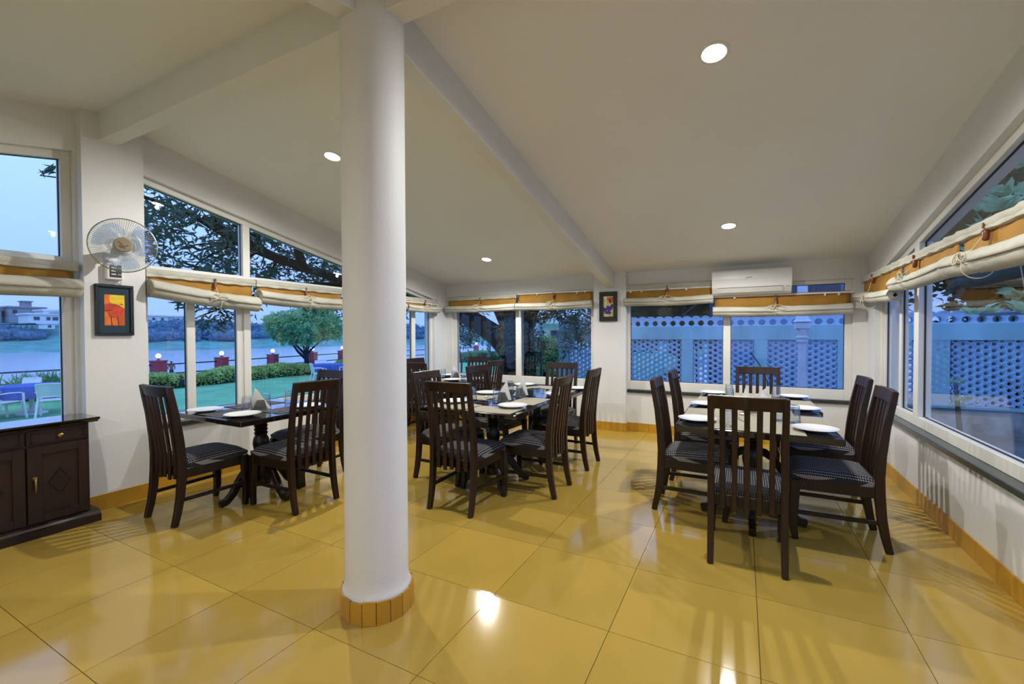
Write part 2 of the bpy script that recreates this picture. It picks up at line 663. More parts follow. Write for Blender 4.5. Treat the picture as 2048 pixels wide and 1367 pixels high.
def tall(a, b, z0, dz=0.):       # reaching up to the sloped head
    return [(a, z0), (b, z0), (b, zt(b)-dz), (a, zt(a)-dz)]


GX = XL-.09
# left, nearest bay
window('window_1', 'x', GX, [tall(-.8, -.74, .6), tall(1.44, 1.50, .6), [(-.74, zt(-.74)-.06), (1.44, zt(1.44)-.06), (1.44, zt(1.44)), (-.74, zt(-.74))], rect(-.74, 1.44, .6, .67), rect(-.74, 1.44, 1.94, 2.02), tall(.32, .40, .67, .06)],
       [], [tall(.40, 1.44, 2.02, .06), tall(-.74, .32, 2.02, .06), rect(.40, 1.44, .67, 1.94), rect(-.74, .32, .67, 1.94)], 'white framed window over the sideboard')
# left, bay behind the small table
window('window_2', 'x', GX, [tall(1.93, 1.975, .6), tall(4.36, 4.42, .6), [(1.975, zt(1.975)-.055), (4.36, zt(4.36)-.055), (4.36, zt(4.36)), (1.975, zt(1.975))], rect(1.975, 4.36, .6, .675), rect(1.975, 4.36, 1.96, 2.03), tall(2.85, 2.925, .675, .055)],
       [rect(1.975, 2.0, .675, 1.96), rect(2.31, 2.385, .675, 1.96), rect(2.785, 2.85, .675, 1.96)],
       [tall(1.975, 2.85, 2.03, .055), tall(2.925, 4.36, 2.03, .055), rect(2.0, 2.31, .675, 1.96), rect(2.385, 2.785, .675, 1.96), rect(2.925, 4.36, .675, 1.96)], 'white framed sloped window with sliding sashes behind the small table')
# left, far bay
window('window_3', 'x', GX, [tall(4.60, 4.66, .6), tall(6.02, 6.08, .6), [(4.66, zt(4.66)-.05), (6.02, zt(6.02)-.05), (6.02, zt(6.02)), (4.66, zt(4.66))], rect(4.66, 6.02, .6, .675), rect(4.66, 6.02, 1.93, 1.99), rect(5.10, 5.17, .675, 1.93)],
       [rect(5.56, 5.65, .675, 1.93), rect(5.17, 5.21, .675, 1.93)], [tall(4.66, 5.98, 1.99, .055)[:3]+[(4.66, zt(4.66)-.055)], rect(4.66, 5.10, .675, 1.93), rect(5.21, 5.56, .675, 1.93), rect(5.65, 6.02, .675, 1.93)], 'white framed sloped window beyond the round column')
GY = YB+.07
window('window_4', 'y', GY, [rect(-4.535, -4.465, .6, 2.04), rect(-2.02, -1.96, .6, 2.04), rect(-4.465, -2.02, .6, .72), rect(-4.465, -2.02, 1.98, 2.04), rect(-3.295, -3.195, .72, 1.98)], [],
       [rect(-4.465, -3.295, .72, 1.98), rect(-3.195, -2.02, .72, 1.98)], 'white framed window facing the dark tree trunk')
window('window_5', 'y', GY, [rect(-1.50, -1.435, .6, 2.04), rect(1.075, 1.145, .6, 2.04), rect(-1.435, 1.075, .6, .725), rect(-1.435, 1.075, 1.99, 2.04), rect(-.222, -.135, .725, 1.99)], [],
       [rect(-1.435, -.222, .725, 1.99), rect(-.135, 1.075, .725, 1.99)], 'white framed window under the air conditioner')
GXR = XR+.09
window('window_6', 'x', GXR, [tall(-.8, -.74, .6), tall(6.04, 6.10, .6), [(1.76, zt(1.76)-.06), (6.04, zt(6.04)-.06), (6.04, zt(6.04)), (1.76, zt(1.76))], [(-.74, zt(-.74)-.06), (1.69, zt(1.69)-.06), (1.69, zt(1.69)), (-.74, zt(-.74))], rect(-.74, 6.04, .6, .685), tall(1.69, 1.76, .685, 0), tall(4.92, 5.03, .685, .06)],
       [rect(5.03, 5.07, .685, 2.05), rect(5.46, 5.53, .685, 2.05), rect(5.98, 6.04, .685, 2.02)],
       [tall(1.76, 4.92, .685, .06), [(-.74, .685), (1.69, .685), (1.69, zt(1.69)-.06), (-.74, zt(-.74)-.06)], tall(5.07, 5.46, .685, .06), tall(5.53, 5.98, .685, .06)], 'large white framed sloped window along the right wall')

# ---- downlights (lit); the near-slope pair is unseen, added to light the room
DL = [(-.149, 2.774, 'brightest round ceiling downlight, largest, upper right'), (-3.241, 2.772, 'round lit ceiling downlight just left of the column'),
      (-3.24, 5.434, 'round lit ceiling downlight above the far corner table'), (-.132, 5.158, 'round lit ceiling downlight in front of the air conditioner'),
      (-.149, -1.9, 'added unseen ceiling downlight on the near roof slope, at right'), (-3.24, -1.9, 'added unseen ceiling downlight on the near roof slope, at left')]
trim = MB().lathe([(.082, 0), (.082, -.006), (.074, -.010), (.066, -.008), (.064, 0)], 32).mesh('trim_ring', PLW, True)
disc = MB().lathe([(.0, -.0045), (.063, -.0045)], 32).mesh('lamp_disc', LITE)
for x, y, lb in DL:
    r = E('downlight', (x, y, zc(y)), 0, lb, 'ceiling light', 'round downlights')
    r.rotation_euler = (math.atan(-.195 if y > YR else .195), 0, 0)
    link('trim_ring', trim, r)
    link('lamp_disc', disc, r)
    ld = bpy.data.lights.new('lamp', 'SPOT')
    ld.energy = LAMP if y > 0 else LAMP*.6
    ld.color = (1, .995, .955)
    ld.spot_size = R_(174)
    ld.spot_blend = .55
    ld.shadow_soft_size = .022
    lo = bpy.data.objects.new('lamp', ld)
    COL.objects.link(lo)
    lo.parent = r
    lo.location = (0, 0, -.045)
# ================================================================== FURNITURE
# ---- dining chair, facing local +y
def chair_parts():
    out = []
    prof = [(-.285, 0), (-.262, .10), (-.243, .22), (-.232, .36), (-.230, .48), (-.240, .62), (-.262, .80), (-.292, .96), (-.304, 1.03)]
    dims = [(.034, .040), (.036, .046), (.036, .052), (.038, .056), (.038, .054), (.037, .048), (.036, .042), (.036, .036), (.036, .032)]
    for s in (-1, 1):
        m = MB().sweep([(s*.195, y, z) for y, z in prof], dims, (1, 0, 0))
        out.append(('rear_leg', m.mesh('rear_leg', WOODR, bev=.004, fix=True), None))
    for s in (-1, 1):
        m = MB().sweep([(s*.212, .222, 0), (s*.210, .236, .10), (s*.208, .232, .24), (s*.208, .222, .41)], [(.036, .036), (.040, .048), (.042, .056), (.042, .058)], (1, 0, 0))
        out.append(('front_leg', m.mesh('front_leg', WOOD, bev=.004, fix=True), None))
    # curved top rail, bowed towards the back
    def bow(x):
        return -.020*(1-(x/.2)**2)
    m = MB()
    nx = 9
    vs = []
    for i in range(nx):
        x = -.2+.4*i/(nx-1)
        b = bow(x)
        vs += [(x, -.318+b, 1.030), (x, -.286+b, 1.033), (x, -.270+b, .952), (x, -.298+b, .950)]
    fs = [(0, 1, 2, 3), tuple(4*nx-4+k for k in (3, 2, 1, 0))]
    for i in range(nx-1):
        fs += [(4*i+k, 4*i+4+k, 4*i+4+(k+1) % 4, 4*i+(k+1) % 4) for k in range(4)]
    m.add(vs, fs)
    out.append(('top_rail', m.mesh('top_rail', WOODR, bev=.004, fix=True), None))
    # five slats, each running from the top rail to below the seat
    sp = [(-.288, .965), (-.268, .84), (-.248, .68), (-.236, .52), (-.236, .40), (-.240, .335)]
    for i in range(5):
        x = -.131+.262*i/4
        b = bow(x)
        pth = [(x, y+b*(1 if z > .6 else .6), z-(.012*(i % 2) if z < .36 else 0)) for y, z in sp]
        m = MB().sweep(pth, (.031, .017), (1, 0, 0))
        out.append(('slat', m.mesh('slat', WOODR, bev=.003, fix=True), None))
    # apron under the cushion
    m = MB()
    m.box(-.19, .19, -.232, -.206, .345, .415)
    m.box(-.19, .19, .198, .222, .345, .415)
    for s in (-1, 1):
        m.bar((s*.197, -.215, .378), (s*.209, .21, .378), .072, .024)
    out.append(('seat_frame', m.mesh('seat_frame', WOOD, bev=.003, fix=True), None))
    for s in (-1, 1):
        m = MB().bar((s*.197, -.245, .185), (s*.209, .232, .185), .026, .02)
        out.append(('stretcher', m.mesh('stretcher', WOOD, bev=.002, fix=True), None))
    # domed cushion
    m = MB()
    N = 15

    def dome(u, v, lo):
        x = (2*u-1)
        y = (2*v-1)
        k = (1-abs(x)**4)*(1-abs(y)**4)
        wd = .214+.012*v
        e = 1.0-.03*(abs(x)*abs(y))**3
        if lo:
            return (x*wd*.985*e, -.218+.462*v, .412)
        return (x*wd*e*(1 if k > 0 else 1.0), -.222+.47*v, .445+.048*k**.4)
    m.grid(N, N, lambda u, v: dome(u, v, False))
    lo = [dome(i/(N-1), j/(N-1), True) for i in range(N) for j in range(N)]
    k = len(m.v)
    m.v += lo
    for i in range(N-1):
        for j in range(N-1):
            m.f.append((k+i*N+j, k+i*N+j+1, k+(i+1)*N+j+1, k+(i+1)*N+j))
    ring = [i*N for i in range(N)]+[(N-1)*N+j for j in range(1, N)]+[i*N+N-1 for i in range(N-2, -1, -1)]+[j for j in range(N-2, 0, -1)]
    for a, b in zip(ring, ring[1:]+ring[:1]):
        m.f.append((a, b, k+b, k+a))
    out.append(('seat_cushion', m.mesh('seat_cushion', FAB, True, fix=True), 'black seat cushion with tiny white checks'))
    return out


CH = chair_parts()


def chair(x, y, rz, label):
    r = E('dining_chair', (x, y, 0), R_(rz), label, 'chair', 'slatted dining chairs')
    for nm, me, lb in CH:
        link(nm, me, r, label=lb)
    return r


D = 'dark slatted dining chair '
chair(-3.862, 1.977, 0, D+'at the small left table, its back towards the viewer')
chair(-3.36, 2.44, 90, D+'on the column side of the small left table')
chair(-3.80, 2.92, 180, D+'at the window side of the small left table, mostly hidden')
chair(-2.03, 3.105, 0, D+'at the near end of the middle table, back to the viewer')
chair(-1.693, 3.653, 91, D+'on the right side of the middle table, nearer one')
chair(-1.685, 4.538, 90, D+'on the right side of the middle table, farther one')
chair(-2.55, 3.57, -90, D+'on the left side of the middle table, nearer one')
chair(-2.50, 4.45, -94, D+'on the left side of the middle table, farther one')
chair(-2.08, 5.10, 180, D+'at the far end of the middle table')
chair(.028, 3.213, 0, D+'in the foreground at the near end of the right table')
chair(.55, 3.757, 90, D+'on the window side of the right table, nearer one')
chair(.605, 4.62, 90, D+'on the window side of the right table, farther one')
chair(-.333, 3.83, -90, D+'on the left side of the right table, nearer one')
chair(-.31, 4.62, -90, D+'on the left side of the right table, farther one')
chair(.15, 5.24, 180, D+'at the far end of the right table, under the air conditioner')
chair(-3.85, 4.86, 0, D+'at the near side of the far corner table, beside the column')
chair(-3.40, 5.46, 90, D+'on the right side of the far corner table')
chair(-3.86, 5.93, 180, D+'at the far side of the corner table, before the window')
chair(-4.26, 5.44, -90, D+'between the far corner table and the left wall')


# ---- pedestal table
ped = MB().lathe([(.075, .10), (.078, .14), (.070, .16), (.078, .18), (.082, .24), (.080, .30), (.066, .32), (.074, .345), (.074, .36), (.052, .375), (.060, .42), (.066, .46), (.060, .50), (.046, .53), (.056, .55), (.046, .562), (.056, .58), (.046, .592), (.056, .61), (.048, .622), (.062, .65), (.064, .70), (.064, .718)], 20).mesh('pedestal', WOOD, True)
legm = MB().sweep([(.045, 0, .27), (.10, 0, .262), (.155, 0, .225), (.205, 0, .160), (.250, 0, .085), (.300, 0, .040), (.352, 0, .030)], [(.045, .075), (.045, .07), (.044, .066), (.044, .062), (.044, .058), (.046, .056), (.046, .055)], (0, 1, 0)).mesh('leg', WOOD, bev=.006, fix=True)


def table(x, y, sx_, sy_, label, ph=0):
    r = E('dining_table', (x, y, 0), 0, label, 'table', 'pedestal dining tables')
    t = MB().box(-sx_/2, sx_/2, -sy_/2, sy_/2, .718, .760)
    t.obj('tabletop', LACQ, r, bev=.006)
    link('pedestal', ped, r)
    for k in range(4):
        link('leg', legm, r, rot=(0, 0, R_(ph+90*k)))
    return r


table(-3.74, 2.40, .92, .90, 'small dark pedestal table by the left window')
table(-2.07, 3.58, .96, .985, 'nearer half of the long dark table beside the column', 45)
table(-2.07, 4.567, .96, .985, 'farther half of the long dark table beside the column', 45)
table(.068, 3.775, .97, 1.05, 'nearer half of the long dark table on the right', 0)
table(.098, 4.83, .97, 1.05, 'farther half of the long dark table on the right', 0)
table(-3.80, 5.34, .92, .92, 'dark pedestal table in the far left corner', 45)

TOP = .7605
# ---- woven mats


def runner(x0, x1, y0, y1, label, rz=0, z=TOP, nm='table_runner', cat='runner', grp='woven mats and runners'):
    cx_, cy_ = (x0+x1)/2, (y0+y1)/2
    m = MB()
    a, b = (x1-x0)/2, (y1-y0)/2
    m.grid(9, 9, lambda u, v: ((2*u-1)*a, (2*v-1)*b, .0022+.0008*math.sin(u*7+v*3)))
    m.grid(2, 2, lambda u, v: ((2*u-1)*a, (1-2*v)*b, 0))
    return tag(m.obj(nm, MATG if label.startswith('grey') else MATW, loc=(cx_, cy_, z), rot=(0, 0, R_(rz))), label, cat, grp)


runner(-.20, .36, 3.253, 4.29, 'beige woven runner along the middle of the right table, nearer piece')
runner(-.18, .36, 4.32, 5.33, 'beige woven runner along the middle of the right table, farther piece')
for x0, x1, y0, y1, lb in ((-.405, -.205, 3.66, 4.08, 'left, nearer'), (-.385, -.185, 4.46, 4.86, 'left, middle'), (-.385, -.185, 5.22, 5.34, 'left, far end'),
                           (.365, .545, 3.62, 4.03, 'window side, nearer'), (.365, .575, 4.54, 4.95, 'window side, middle'), (.365, .575, 5.22, 5.34, 'window side, far end')):
    runner(x0, x1, y0, y1, 'beige woven table mat strip on the right table, '+lb, nm='place_mat', cat='place mat')
for x, y, rz, lb in ((-2.30, 3.27, 0, 'near left corner'), (-1.86, 3.24, 2, 'near right corner'), (-1.80, 3.80, 91, 'right side, middle'), (-2.36, 3.86, 90, 'left side, middle'),
                     (-1.80, 4.62, 90, 'right side, far'), (-2.36, 4.70, 90, 'left side, far'), (-2.02, 4.88, 0, 'far end')):
    runner(x-.21, x+.21, y-.14, y+.14, 'beige woven place mat on the middle table, '+lb, rz, nm='place_mat', cat='place mat')
for x, y, rz, lb in ((-3.72, 2.12, 0, 'near side'), (-3.46, 2.5, 90, 'column side'), (-3.98, 2.5, 90, 'window side')):
    runner(x-.21, x+.21, y-.14, y+.14, 'grey woven place mat on the small left table, '+lb, rz, nm='place_mat', cat='place mat')
for x, y, rz, lb in ((-3.74, 5.03, 0, 'near side'), (-3.5, 5.42, 90, 'right side')):
    runner(x-.2, x+.2, y-.14, y+.14, 'beige woven place mat on the far corner table, '+lb, rz, nm='place_mat', cat='place mat')

# ---- crockery and cutlery
plm = MB().lathe([(.0, 0), (.072, 0), (.078, .003), (.118, .016), (.130, .019), (.131, .0215), (.118, .0195), (.080, .008), (.0, .006)], 40).mesh('dinner_plate', CHINA, True)
PL = [(-4.0, 2.09, 'on the small left table, window side near corner'), (-3.50, 2.10, 'on the small left table, near right corner'), (-3.42, 2.62, 'on the small left table, behind the chair back'),
      (-1.78, 3.42, 'at the near right corner of the middle table'), (-2.40, 3.42, 'at the near left of the middle table, behind the chair slats'), (-2.42, 4.07, 'on the left side of the middle table, clearly visible'), (-1.70, 4.28, 'on the right side of the middle table, half behind a chair'), (-1.68, 4.86, 'at the far right corner of the middle table'),
      (-2.40, 4.93, 'at the far left corner of the middle table'),
      (-.29, 3.49, 'on the right table, left side nearest'), (-.28, 4.27, 'on the right table, left side middle'), (-.27, 5.12, 'on the right table, left side farthest'),
      (.425, 3.46, 'on the right table, window side nearest, largest'), (.445, 4.36, 'on the right table, window side middle'), (.455, 5.14, 'on the right table, window side farthest'),
      (-3.56, 5.04, 'at the near edge of the far corner table'), (-4.02, 5.58, 'at the back of the far corner table')]
for x, y, lb in PL:
    on = .0032 if x < -3.3 and y > 5.02 and y < 5.1 or (x, y) in ((-3.42, 2.62), (-4.0, 2.09), (-3.50, 2.10), (-3.56, 5.04)) else .0004
    tag(link('dinner_plate', plm, loc=(x, y, TOP+.0033)), 'white round dinner plate '+lb, 'plate', 'white dinner plates')

# inverted faceted tumbler
flu = lambda j, n, z: 1-.035*(1 if j % 2 else 0)*(1 if z > .03 else .2)
gm = MB().lathe([(.041, 0), (.042, .004), (.039, .045), (.035, .095), (.033, .118), (.029, .126), (.0, .127)], 20, flute=flu)
gm.lathe([(.0, .110), (.029, .108), (.033, .09), (.037, .04), (.039, .001)], 20)
gme = gm.mesh('tumbler', TUMB, True)
GL = [(-3.70, 2.255, 'on the small left table, in front of the napkins'), (-3.71, 2.43, 'on the small left table, behind the napkin holder'), (-3.80, 2.72, 'on the small left table, against the lawn'),
      (-2.035, 3.585, 'on the middle table, nearest'), (-2.24, 4.25, 'on the middle table, beside the far napkin holder'), (-1.985, 3.965, 'on the middle table, right of the napkins'), (-2.32, 3.62, 'on the middle table, behind chair slats'),
      (.33, 3.70, 'on the right table, window side, nearest'), (-.09, 3.36, 'on the right table, behind the foreground chair'), (-.115, 4.96, 'on the right table, far left'), (.30, 5.08, 'on the right table, far right'), (-.10, 4.55, 'on the right table, left of the napkins'),
      (.24, 3.75, 'on the right table, seen through chair slats'), (-3.66, 5.22, 'on the far corner table, beside its napkins'), (-3.95, 5.35, 'on the far corner table, at the left')]
for x, y, lb in GL:
    tag(link('drinking_glass', gme, loc=(x, y, TOP+.0032), rot=(0, 0, x*7)), 'clear faceted glass upside down '+lb, 'glass', 'upturned drinking glasses')


def bowlspoon():
    m = MB().sweep([(0, -.09, .004), (0, -.04, .006), (0, .02, .012), (0, .035, .010)], [(.013, .002), (.008, .002), (.005, .003), (.007, .003)], (1, 0, 0))
    m.lathe([(.0, -.006), (.4, -.0055), (.8, -.003), (1.0, 0), (.95, .0004), (.75, -.0018), (.0, -.0045)], 14, M.Translation((0, .062, .0105)) @ M.Diagonal((.0185, .028, 1, 1)))
    return m.mesh('spoon', STEEL, True)


def forkm():
    m = MB().sweep([(0, -.09, .004), (0, -.03, .006), (0, .03, .012), (0, .05, .010)], [(.013, .002), (.008, .002), (.006, .0025), (.02, .0022)], (1, 0, 0))
    for k in range(4):
        xx = -.0082+.00547*k
        m.sweep([(xx, .048, .010), (xx, .07, .006), (xx, .095, .010)], [(.0032, .002), (.003, .002), (.002, .0015)], (1, 0, 0))
    return m.mesh('fork', STEEL, True)


spm, fkm = bowlspoon(), forkm()
for x, y, rz, k, lb in ((-3.86, 2.33, 200, 's', 'on the small left table, catching a highlight'), (-3.98, 2.25, -60, 'f', 'on the small left table beside the window side plate'), (-3.58, 2.52, -70, 's', 'on the small left table near the column side chair'), (-3.40, 2.31, 20, 'f', 'on the small left table at its right edge'),
                        (-2.24, 3.80, 60, 's', 'on the middle table below the left plate'), (-2.2, 3.62, 80, 'f', 'on the middle table at the left mat'), (-1.90, 3.55, 30, 's', 'on the middle table next to the near plate'), (-2.18, 4.70, -50, 'f', 'on the middle table at its far end'),
                        (-.02, 3.68, 20, 'f', 'on the right table runner, near end'), (.06, 3.86, 70, 's', 'on the right table runner, behind the foreground chair'), (-.14, 4.12, 10, 's', 'on the right table runner beside the left middle plate'), (-3.55, 5.34, -60, 's', 'on the far corner table')):
    o = link('spoon' if k == 's' else 'fork', spm if k == 's' else fkm, loc=(x, y, TOP+.003), rot=(0, 0, R_(rz)))
    tag(o, ('steel spoon ' if k == 's' else 'steel fork ')+lb, 'cutlery', 'cutlery on the tables')


# napkin holder and folded napkins
def holder(x, y, rz, lb):
    r = E('napkin_holder', (x, y, TOP+.003), R_(rz), 'grey metal napkin holder '+lb, 'napkin holder', 'napkin holders')
    MB().box(-.055, .055, -.024, .024, 0, .006).obj('base', STEEL, r, bev=.001)
    for s in (-1, 1):
        MB().prism([(-.055, .004), (.055, .004), (.035, .085), (-.02, .085)], s*.022-.0012, s*.022+.0012, 'y').obj('side_plate', HOLD, r)
    return r


HOLD = mat('grey_holder_metal', (.16, .155, .14, 1), .35, .6)


def napkin(x, y, rz, tilt, h, wd, lb, z=TOP+.012, roll=0):
    m = MB()
    pts = [(-wd*.5, 0), (wd*.5, 0), (-wd*.22, h)]
    for k in range(3):
        o = (k-1)*.0045
        q = [(a+o*1.2, b*(1-.04*k)) for a, b in pts]
        vs = [(a, o+.0015*math.sin(a*60), b) for a, b in q]+[(a, o+.0016+.0015*math.sin(a*60), b) for a, b in q]
        m.add(vs, [(2, 1, 0), (3, 4, 5), (0, 1, 4, 3), (1, 2, 5, 4), (2, 0, 3, 5)])
    o = m.obj('paper_napkin', PAPER, loc=(x, y, z))
    o.rotation_euler = (R_(tilt), R_(roll), R_(rz))
    return tag(o, 'white folded paper napkin '+lb, 'napkin', 'folded paper napkins')


for x, y, rz, lb, flip in ((-3.66, 2.345, 50, 'on the small left table', 1), (-2.03, 3.70, 205, 'on the middle table, nearer one', 1), (-2.02, 4.06, 212, 'on the middle table, farther one', 1), (-3.70, 5.32, 35, 'on the far corner table', 1), (.06, 4.05, 5, 'on the right table', 1)):
    holder(x, y, rz, lb)
    for k in (-1, 1):
        napkin(x-.006*k*math.sin(R_(rz)), y+.008*k*math.cos(R_(rz)), rz+3*k, 1.5*k, .185 if k > 0 else .165, .15, ('front' if k < 0 else 'back')+' one in the holder '+lb)
napkin(.12, 4.62, 20, 14, .18, .12, 'leaning up in the middle of the right table, tallest', TOP+.003, 38)
napkin(.20, 4.60, 10, -10, .10, .15, 'spread low in the middle of the right table', TOP+.003, 0)
napkin(.03, 4.66, 200, 12, .09, .13, 'lying near the far glasses on the right table', TOP+.003, 0)

# ---- sideboard against the left wall
sb = E('sideboard', (-4.50, .86, 0), 0, 'low dark carved wooden sideboard below the left window', 'sideboard')
b = MB()
FX = .14                                   # front plane, local x
b.box(-.155, FX-.012, -.74, .605, .07, .755)
b.obj('carcass', WOODR, sb, bev=.003)
pl = MB().prism([(-.155, 0), (.185, 0), (.185, .052), (.172, .060), (.165, .075), (.150, .085), (-.155, .085)], -.785, .650, 'y')
pl.obj('plinth', WOODR, sb, fix=True)
tp = MB().prism([(-.155, .752), (.152, .752), (.160, .762), (.176, .768), (.190, .780), (.190, .790), (-.155, .790)], -.785, .652, 'y')
tp.obj('top_board', LACQ, sb, fix=True, bev=.002)
for i in range(4):
    y0 = -.733+i*.335
    y1 = y0+.325
    dr = MB().box(FX-.012, FX+.004, y0, y1, .64, .738)
    k = dr.obj('drawer', WOODR, sb, bev=.002)
    fr = MB()
    for a, b_, c_, d_ in ((y0+.02, y1-.02, .655, .662), (y0+.02, y1-.02, .718, .725), (y0+.02, y0+.027, .655, .725), (y1-.027, y1-.02, .655, .725)):
        fr.box(FX+.003, FX+.011, a, b_, c_, d_)
    fr.obj('moulding', WOODR, k)
    kn = MB().lathe([(.006, 0), (.006, .012), (.013, .017), (.015, .024), (.010, .029), (0, .030)], 16, M.Translation((FX+.003, (y0+y1)/2+.005, .69)) @ M.Rotation(PI/2, 4, 'Y'))
    kn.obj('knob', BRASS, k, smooth=True)
    d = MB()
    z0, z1 = .098, .625
    d.box(FX-.012, FX+.010, y0, y0+.075, z0, z1).box(FX-.012, FX+.010, y1-.06, y1, z0, z1)
    d.box(FX-.012, FX+.010, y0+.075, y1-.06, z0, z0+.055).box(FX-.012, FX+.010, y0+.075, y1-.06, z1-.055, z1)
    d.box(FX-.012, FX-.002, y0+.07, y1-.055, z0+.05, z1-.05)
    dd = d.obj('door', WOODR, sb, bev=.0015)
    yc, zcn = (y0+.075+y1-.06)/2, (z0+z1)/2
    dm = MB()
    P4 = [(yc-.062, zcn), (yc, zcn-.095), (yc+.062, zcn), (yc, zcn+.095)]
    Q4 = [(yc+(a-yc)*.84, zcn+(q-zcn)*.84) for a, q in P4]
    vs = [(FX-.002, *p_) for p_ in P4]+[(FX+.012, *p_) for p_ in P4]+[(FX+.012, *q) for q in Q4]+[(FX+.004, *q) for q in Q4]
    fs = []
    for j in range(4):
        j2 = (j+1) % 4
        fs += [(j, j2, 4+j2, 4+j), (4+j, 4+j2, 8+j2, 8+j), (8+j, 8+j2, 12+j2, 12+j)]
    fs.append((12, 13, 14, 15))
    dm.add(vs, fs)
    dm.obj('diamond_carving', WOODR, dd, fix=True)
    hy = y0+.036 if i % 2 else y0+.036
    hd = MB().tube([(FX+.010, hy, zcn+.052), (FX+.028, hy, zcn+.044), (FX+.030, hy, zcn+.01), (FX+.026, hy, zcn-.03), (FX+.012, hy, zcn-.052)], [.006, .006, .0075, .006, .004], 10)
    hd.cb(FX+.012, hy, zcn+.05, .004, .02, .02)
    hd.obj('handle', BRASS, dd, smooth=True)
# ================================================================== BLINDS
def blind(label, x, y, rz, L, zh, drop, rr, pin, rail=False, header=True, pins_clip=(), tilt=0., spiral_seed=0, slack=.0):
    """rolled canvas blind. local x runs along the wall, local y points into the room, z=0 is the top."""
    r = E('roller_blind', (x, y, zh), R_(rz), label, 'blind', 'rolled canvas blinds')
    rs = random.Random(spiral_seed+int(L*100))
    rcz = -drop
    # hanging mustard lining
    m = MB()
    nx = 25
    for sgn in (0, .004):
        pass
    k = lambda u: .006*math.sin(u*17+rs.random()*.2)+.004*math.sin(u*41)
    m.grid(nx, 5, lambda u, v: (.02+u*(L-.04), .045+.012*math.sin(v*3)+k(u)*v, -.012-v*(drop-.03)))
    o = m.obj('lining', MUST, r, smooth=True)
    sol = o.modifiers.new('s', 'SOLIDIFY')
    sol.thickness = .004
    if header:
        # folded canvas pelmet
        prof = [(.004, .0), (.05, .004), (.078, -.008), (.082, -.03), (.074, -.046), (.080, -.052), (.078, -.066), (.066, -.072), (.04, -.070), (.004, -.066)]
        n = len(prof)
        m = MB()
        NX = 31
        vs = []
        for i in range(NX):
            u = i/(NX-1)
            w_ = .005*math.sin(u*23+spiral_seed)+.004*math.sin(u*51+1)
            for j, (a, b) in enumerate(prof):
                f = 1 if 1 < j < 8 else 0
                vs.append((u*L, a+f*w_, b+f*.004*math.sin(u*37+j)))
        fs = [tuple(range(n))[::-1], tuple(range((NX-1)*n, NX*n))]
        for i in range(NX-1):
            fs += [(i*n+j, i*n+(j+1) % n, (i+1)*n+(j+1) % n, (i+1)*n+j) for j in range(n)]
        m.add(vs, fs)
        m.obj('pelmet', CANVAS, r, smooth=True, fix=True)
    if rail:
        m = MB().tube([(.0, .062, -.03 if not header else -.078), (L, .062, -.03 if not header else -.078)], .011, 10)
        rl = m.obj('rail', RAIL, r, smooth=True)
        for q in pins_clip:
            zz = -.045 if not header else -.093
            k2 = MB().lathe([(.004, .012), (.012, .004), (.014, -.006), (.008, -.018), (0, -.02)], 10, M.Translation((q*L, .066, zz)))
            k2.obj('clip', RAIL, rl, smooth=True)
    # canvas roll: a spiral sheet, nipped by its cord
    turns, ns = 4.2, 22
    N = int(turns*ns)+1
    NX = 46
    m = MB()

    def P(u, t):
        a = t*turns*2*PI
        rad = .02+(rr-.02)*t
        x_ = u*L
        dd = min([abs(x_-q*L) for q in pin] or [9])
        sg = (x_-pin[0]*L) if pin else 0
        outer = max(0, (t-.6)/.4)
        rad *= 1-outer*.15*math.exp(-(dd/.05)**2)
        rad += outer*.009*math.sin(5*a+sg*38)*math.exp(-dd/.13)
        rad += outer*.003*math.sin(3*a+x_*9+spiral_seed)
        sag = -.014*math.sin(PI*u)-slack*u
        off = rr*.12*math.sin(spiral_seed*1.7)
        return (x_, .068+rr*.55-rad*math.cos(a+off+1.9), rcz+sag+rad*math.sin(a+off+1.9)*1.0)
    m.grid(NX, N, lambda u, t: P(u, t))
    o = m.obj('roll', CANVAS, r, smooth=True)
    s2 = o.modifiers.new('s', 'SOLIDIFY')
    s2.thickness = .007
    # wooden toggles with cords
    for q in pin:
        xx = q*L
        tg = MB().lathe([(.008, .034), (.013, .030), (.016, .015), (.016, -.01), (.013, -.024), (.008, -.028)], 12, M.Translation((xx, .080, -.102)) @ M.Rotation(.25*math.sin(q*20+spiral_seed), 4, 'Y'))
        tg.box(xx-.006, xx+.006, .080, .096, -.06, -.03)
        t = tg.obj('toggle', CLEAT, r, smooth=True)
        cdm = MB()
        ru = rr*1.04
        ring = []
        for i in range(25):
            a = 2*PI*i/24
            ring.append((xx+.004*math.sin(a*2), .068+rr*.55-ru*.90*math.cos(a), rcz-.014*math.sin(PI*q)+ru*.90*math.sin(a)))
        cdm.tube(ring, .003, 5, cap=False)
        fy = .068+rr*.55+rr*.9
        for lp in range(4):
            ww = rs.uniform(.05, .13)*(1 if lp % 2 else .8)
            ph = rs.uniform(-.4, .4)
            pts = []
            for i in range(15):
                a = 2*PI*i/14
                pts.append((xx+.02+ww*.5*(1-math.cos(a))*(1 if lp < 3 else -1), fy+.004*lp, rcz+rr*.75+.026*math.sin(a+ph)-.03*(1-math.cos(a))*.5))
            cdm.tube(pts, .0028, 5)
        cdm.tube([(xx, .092, -.105), (xx+.004, fy*.8, rcz+rr*.95), (xx+.012, fy, rcz+rr*.6), (xx+.05, fy+.003, rcz+rr*.45), (xx+.09, fy, rcz+rr*.7)], .0028, 5)
        cdm.obj('cord', CORD, r, smooth=True)
    return r


BL = 'rolled cream canvas blind with mustard lining '
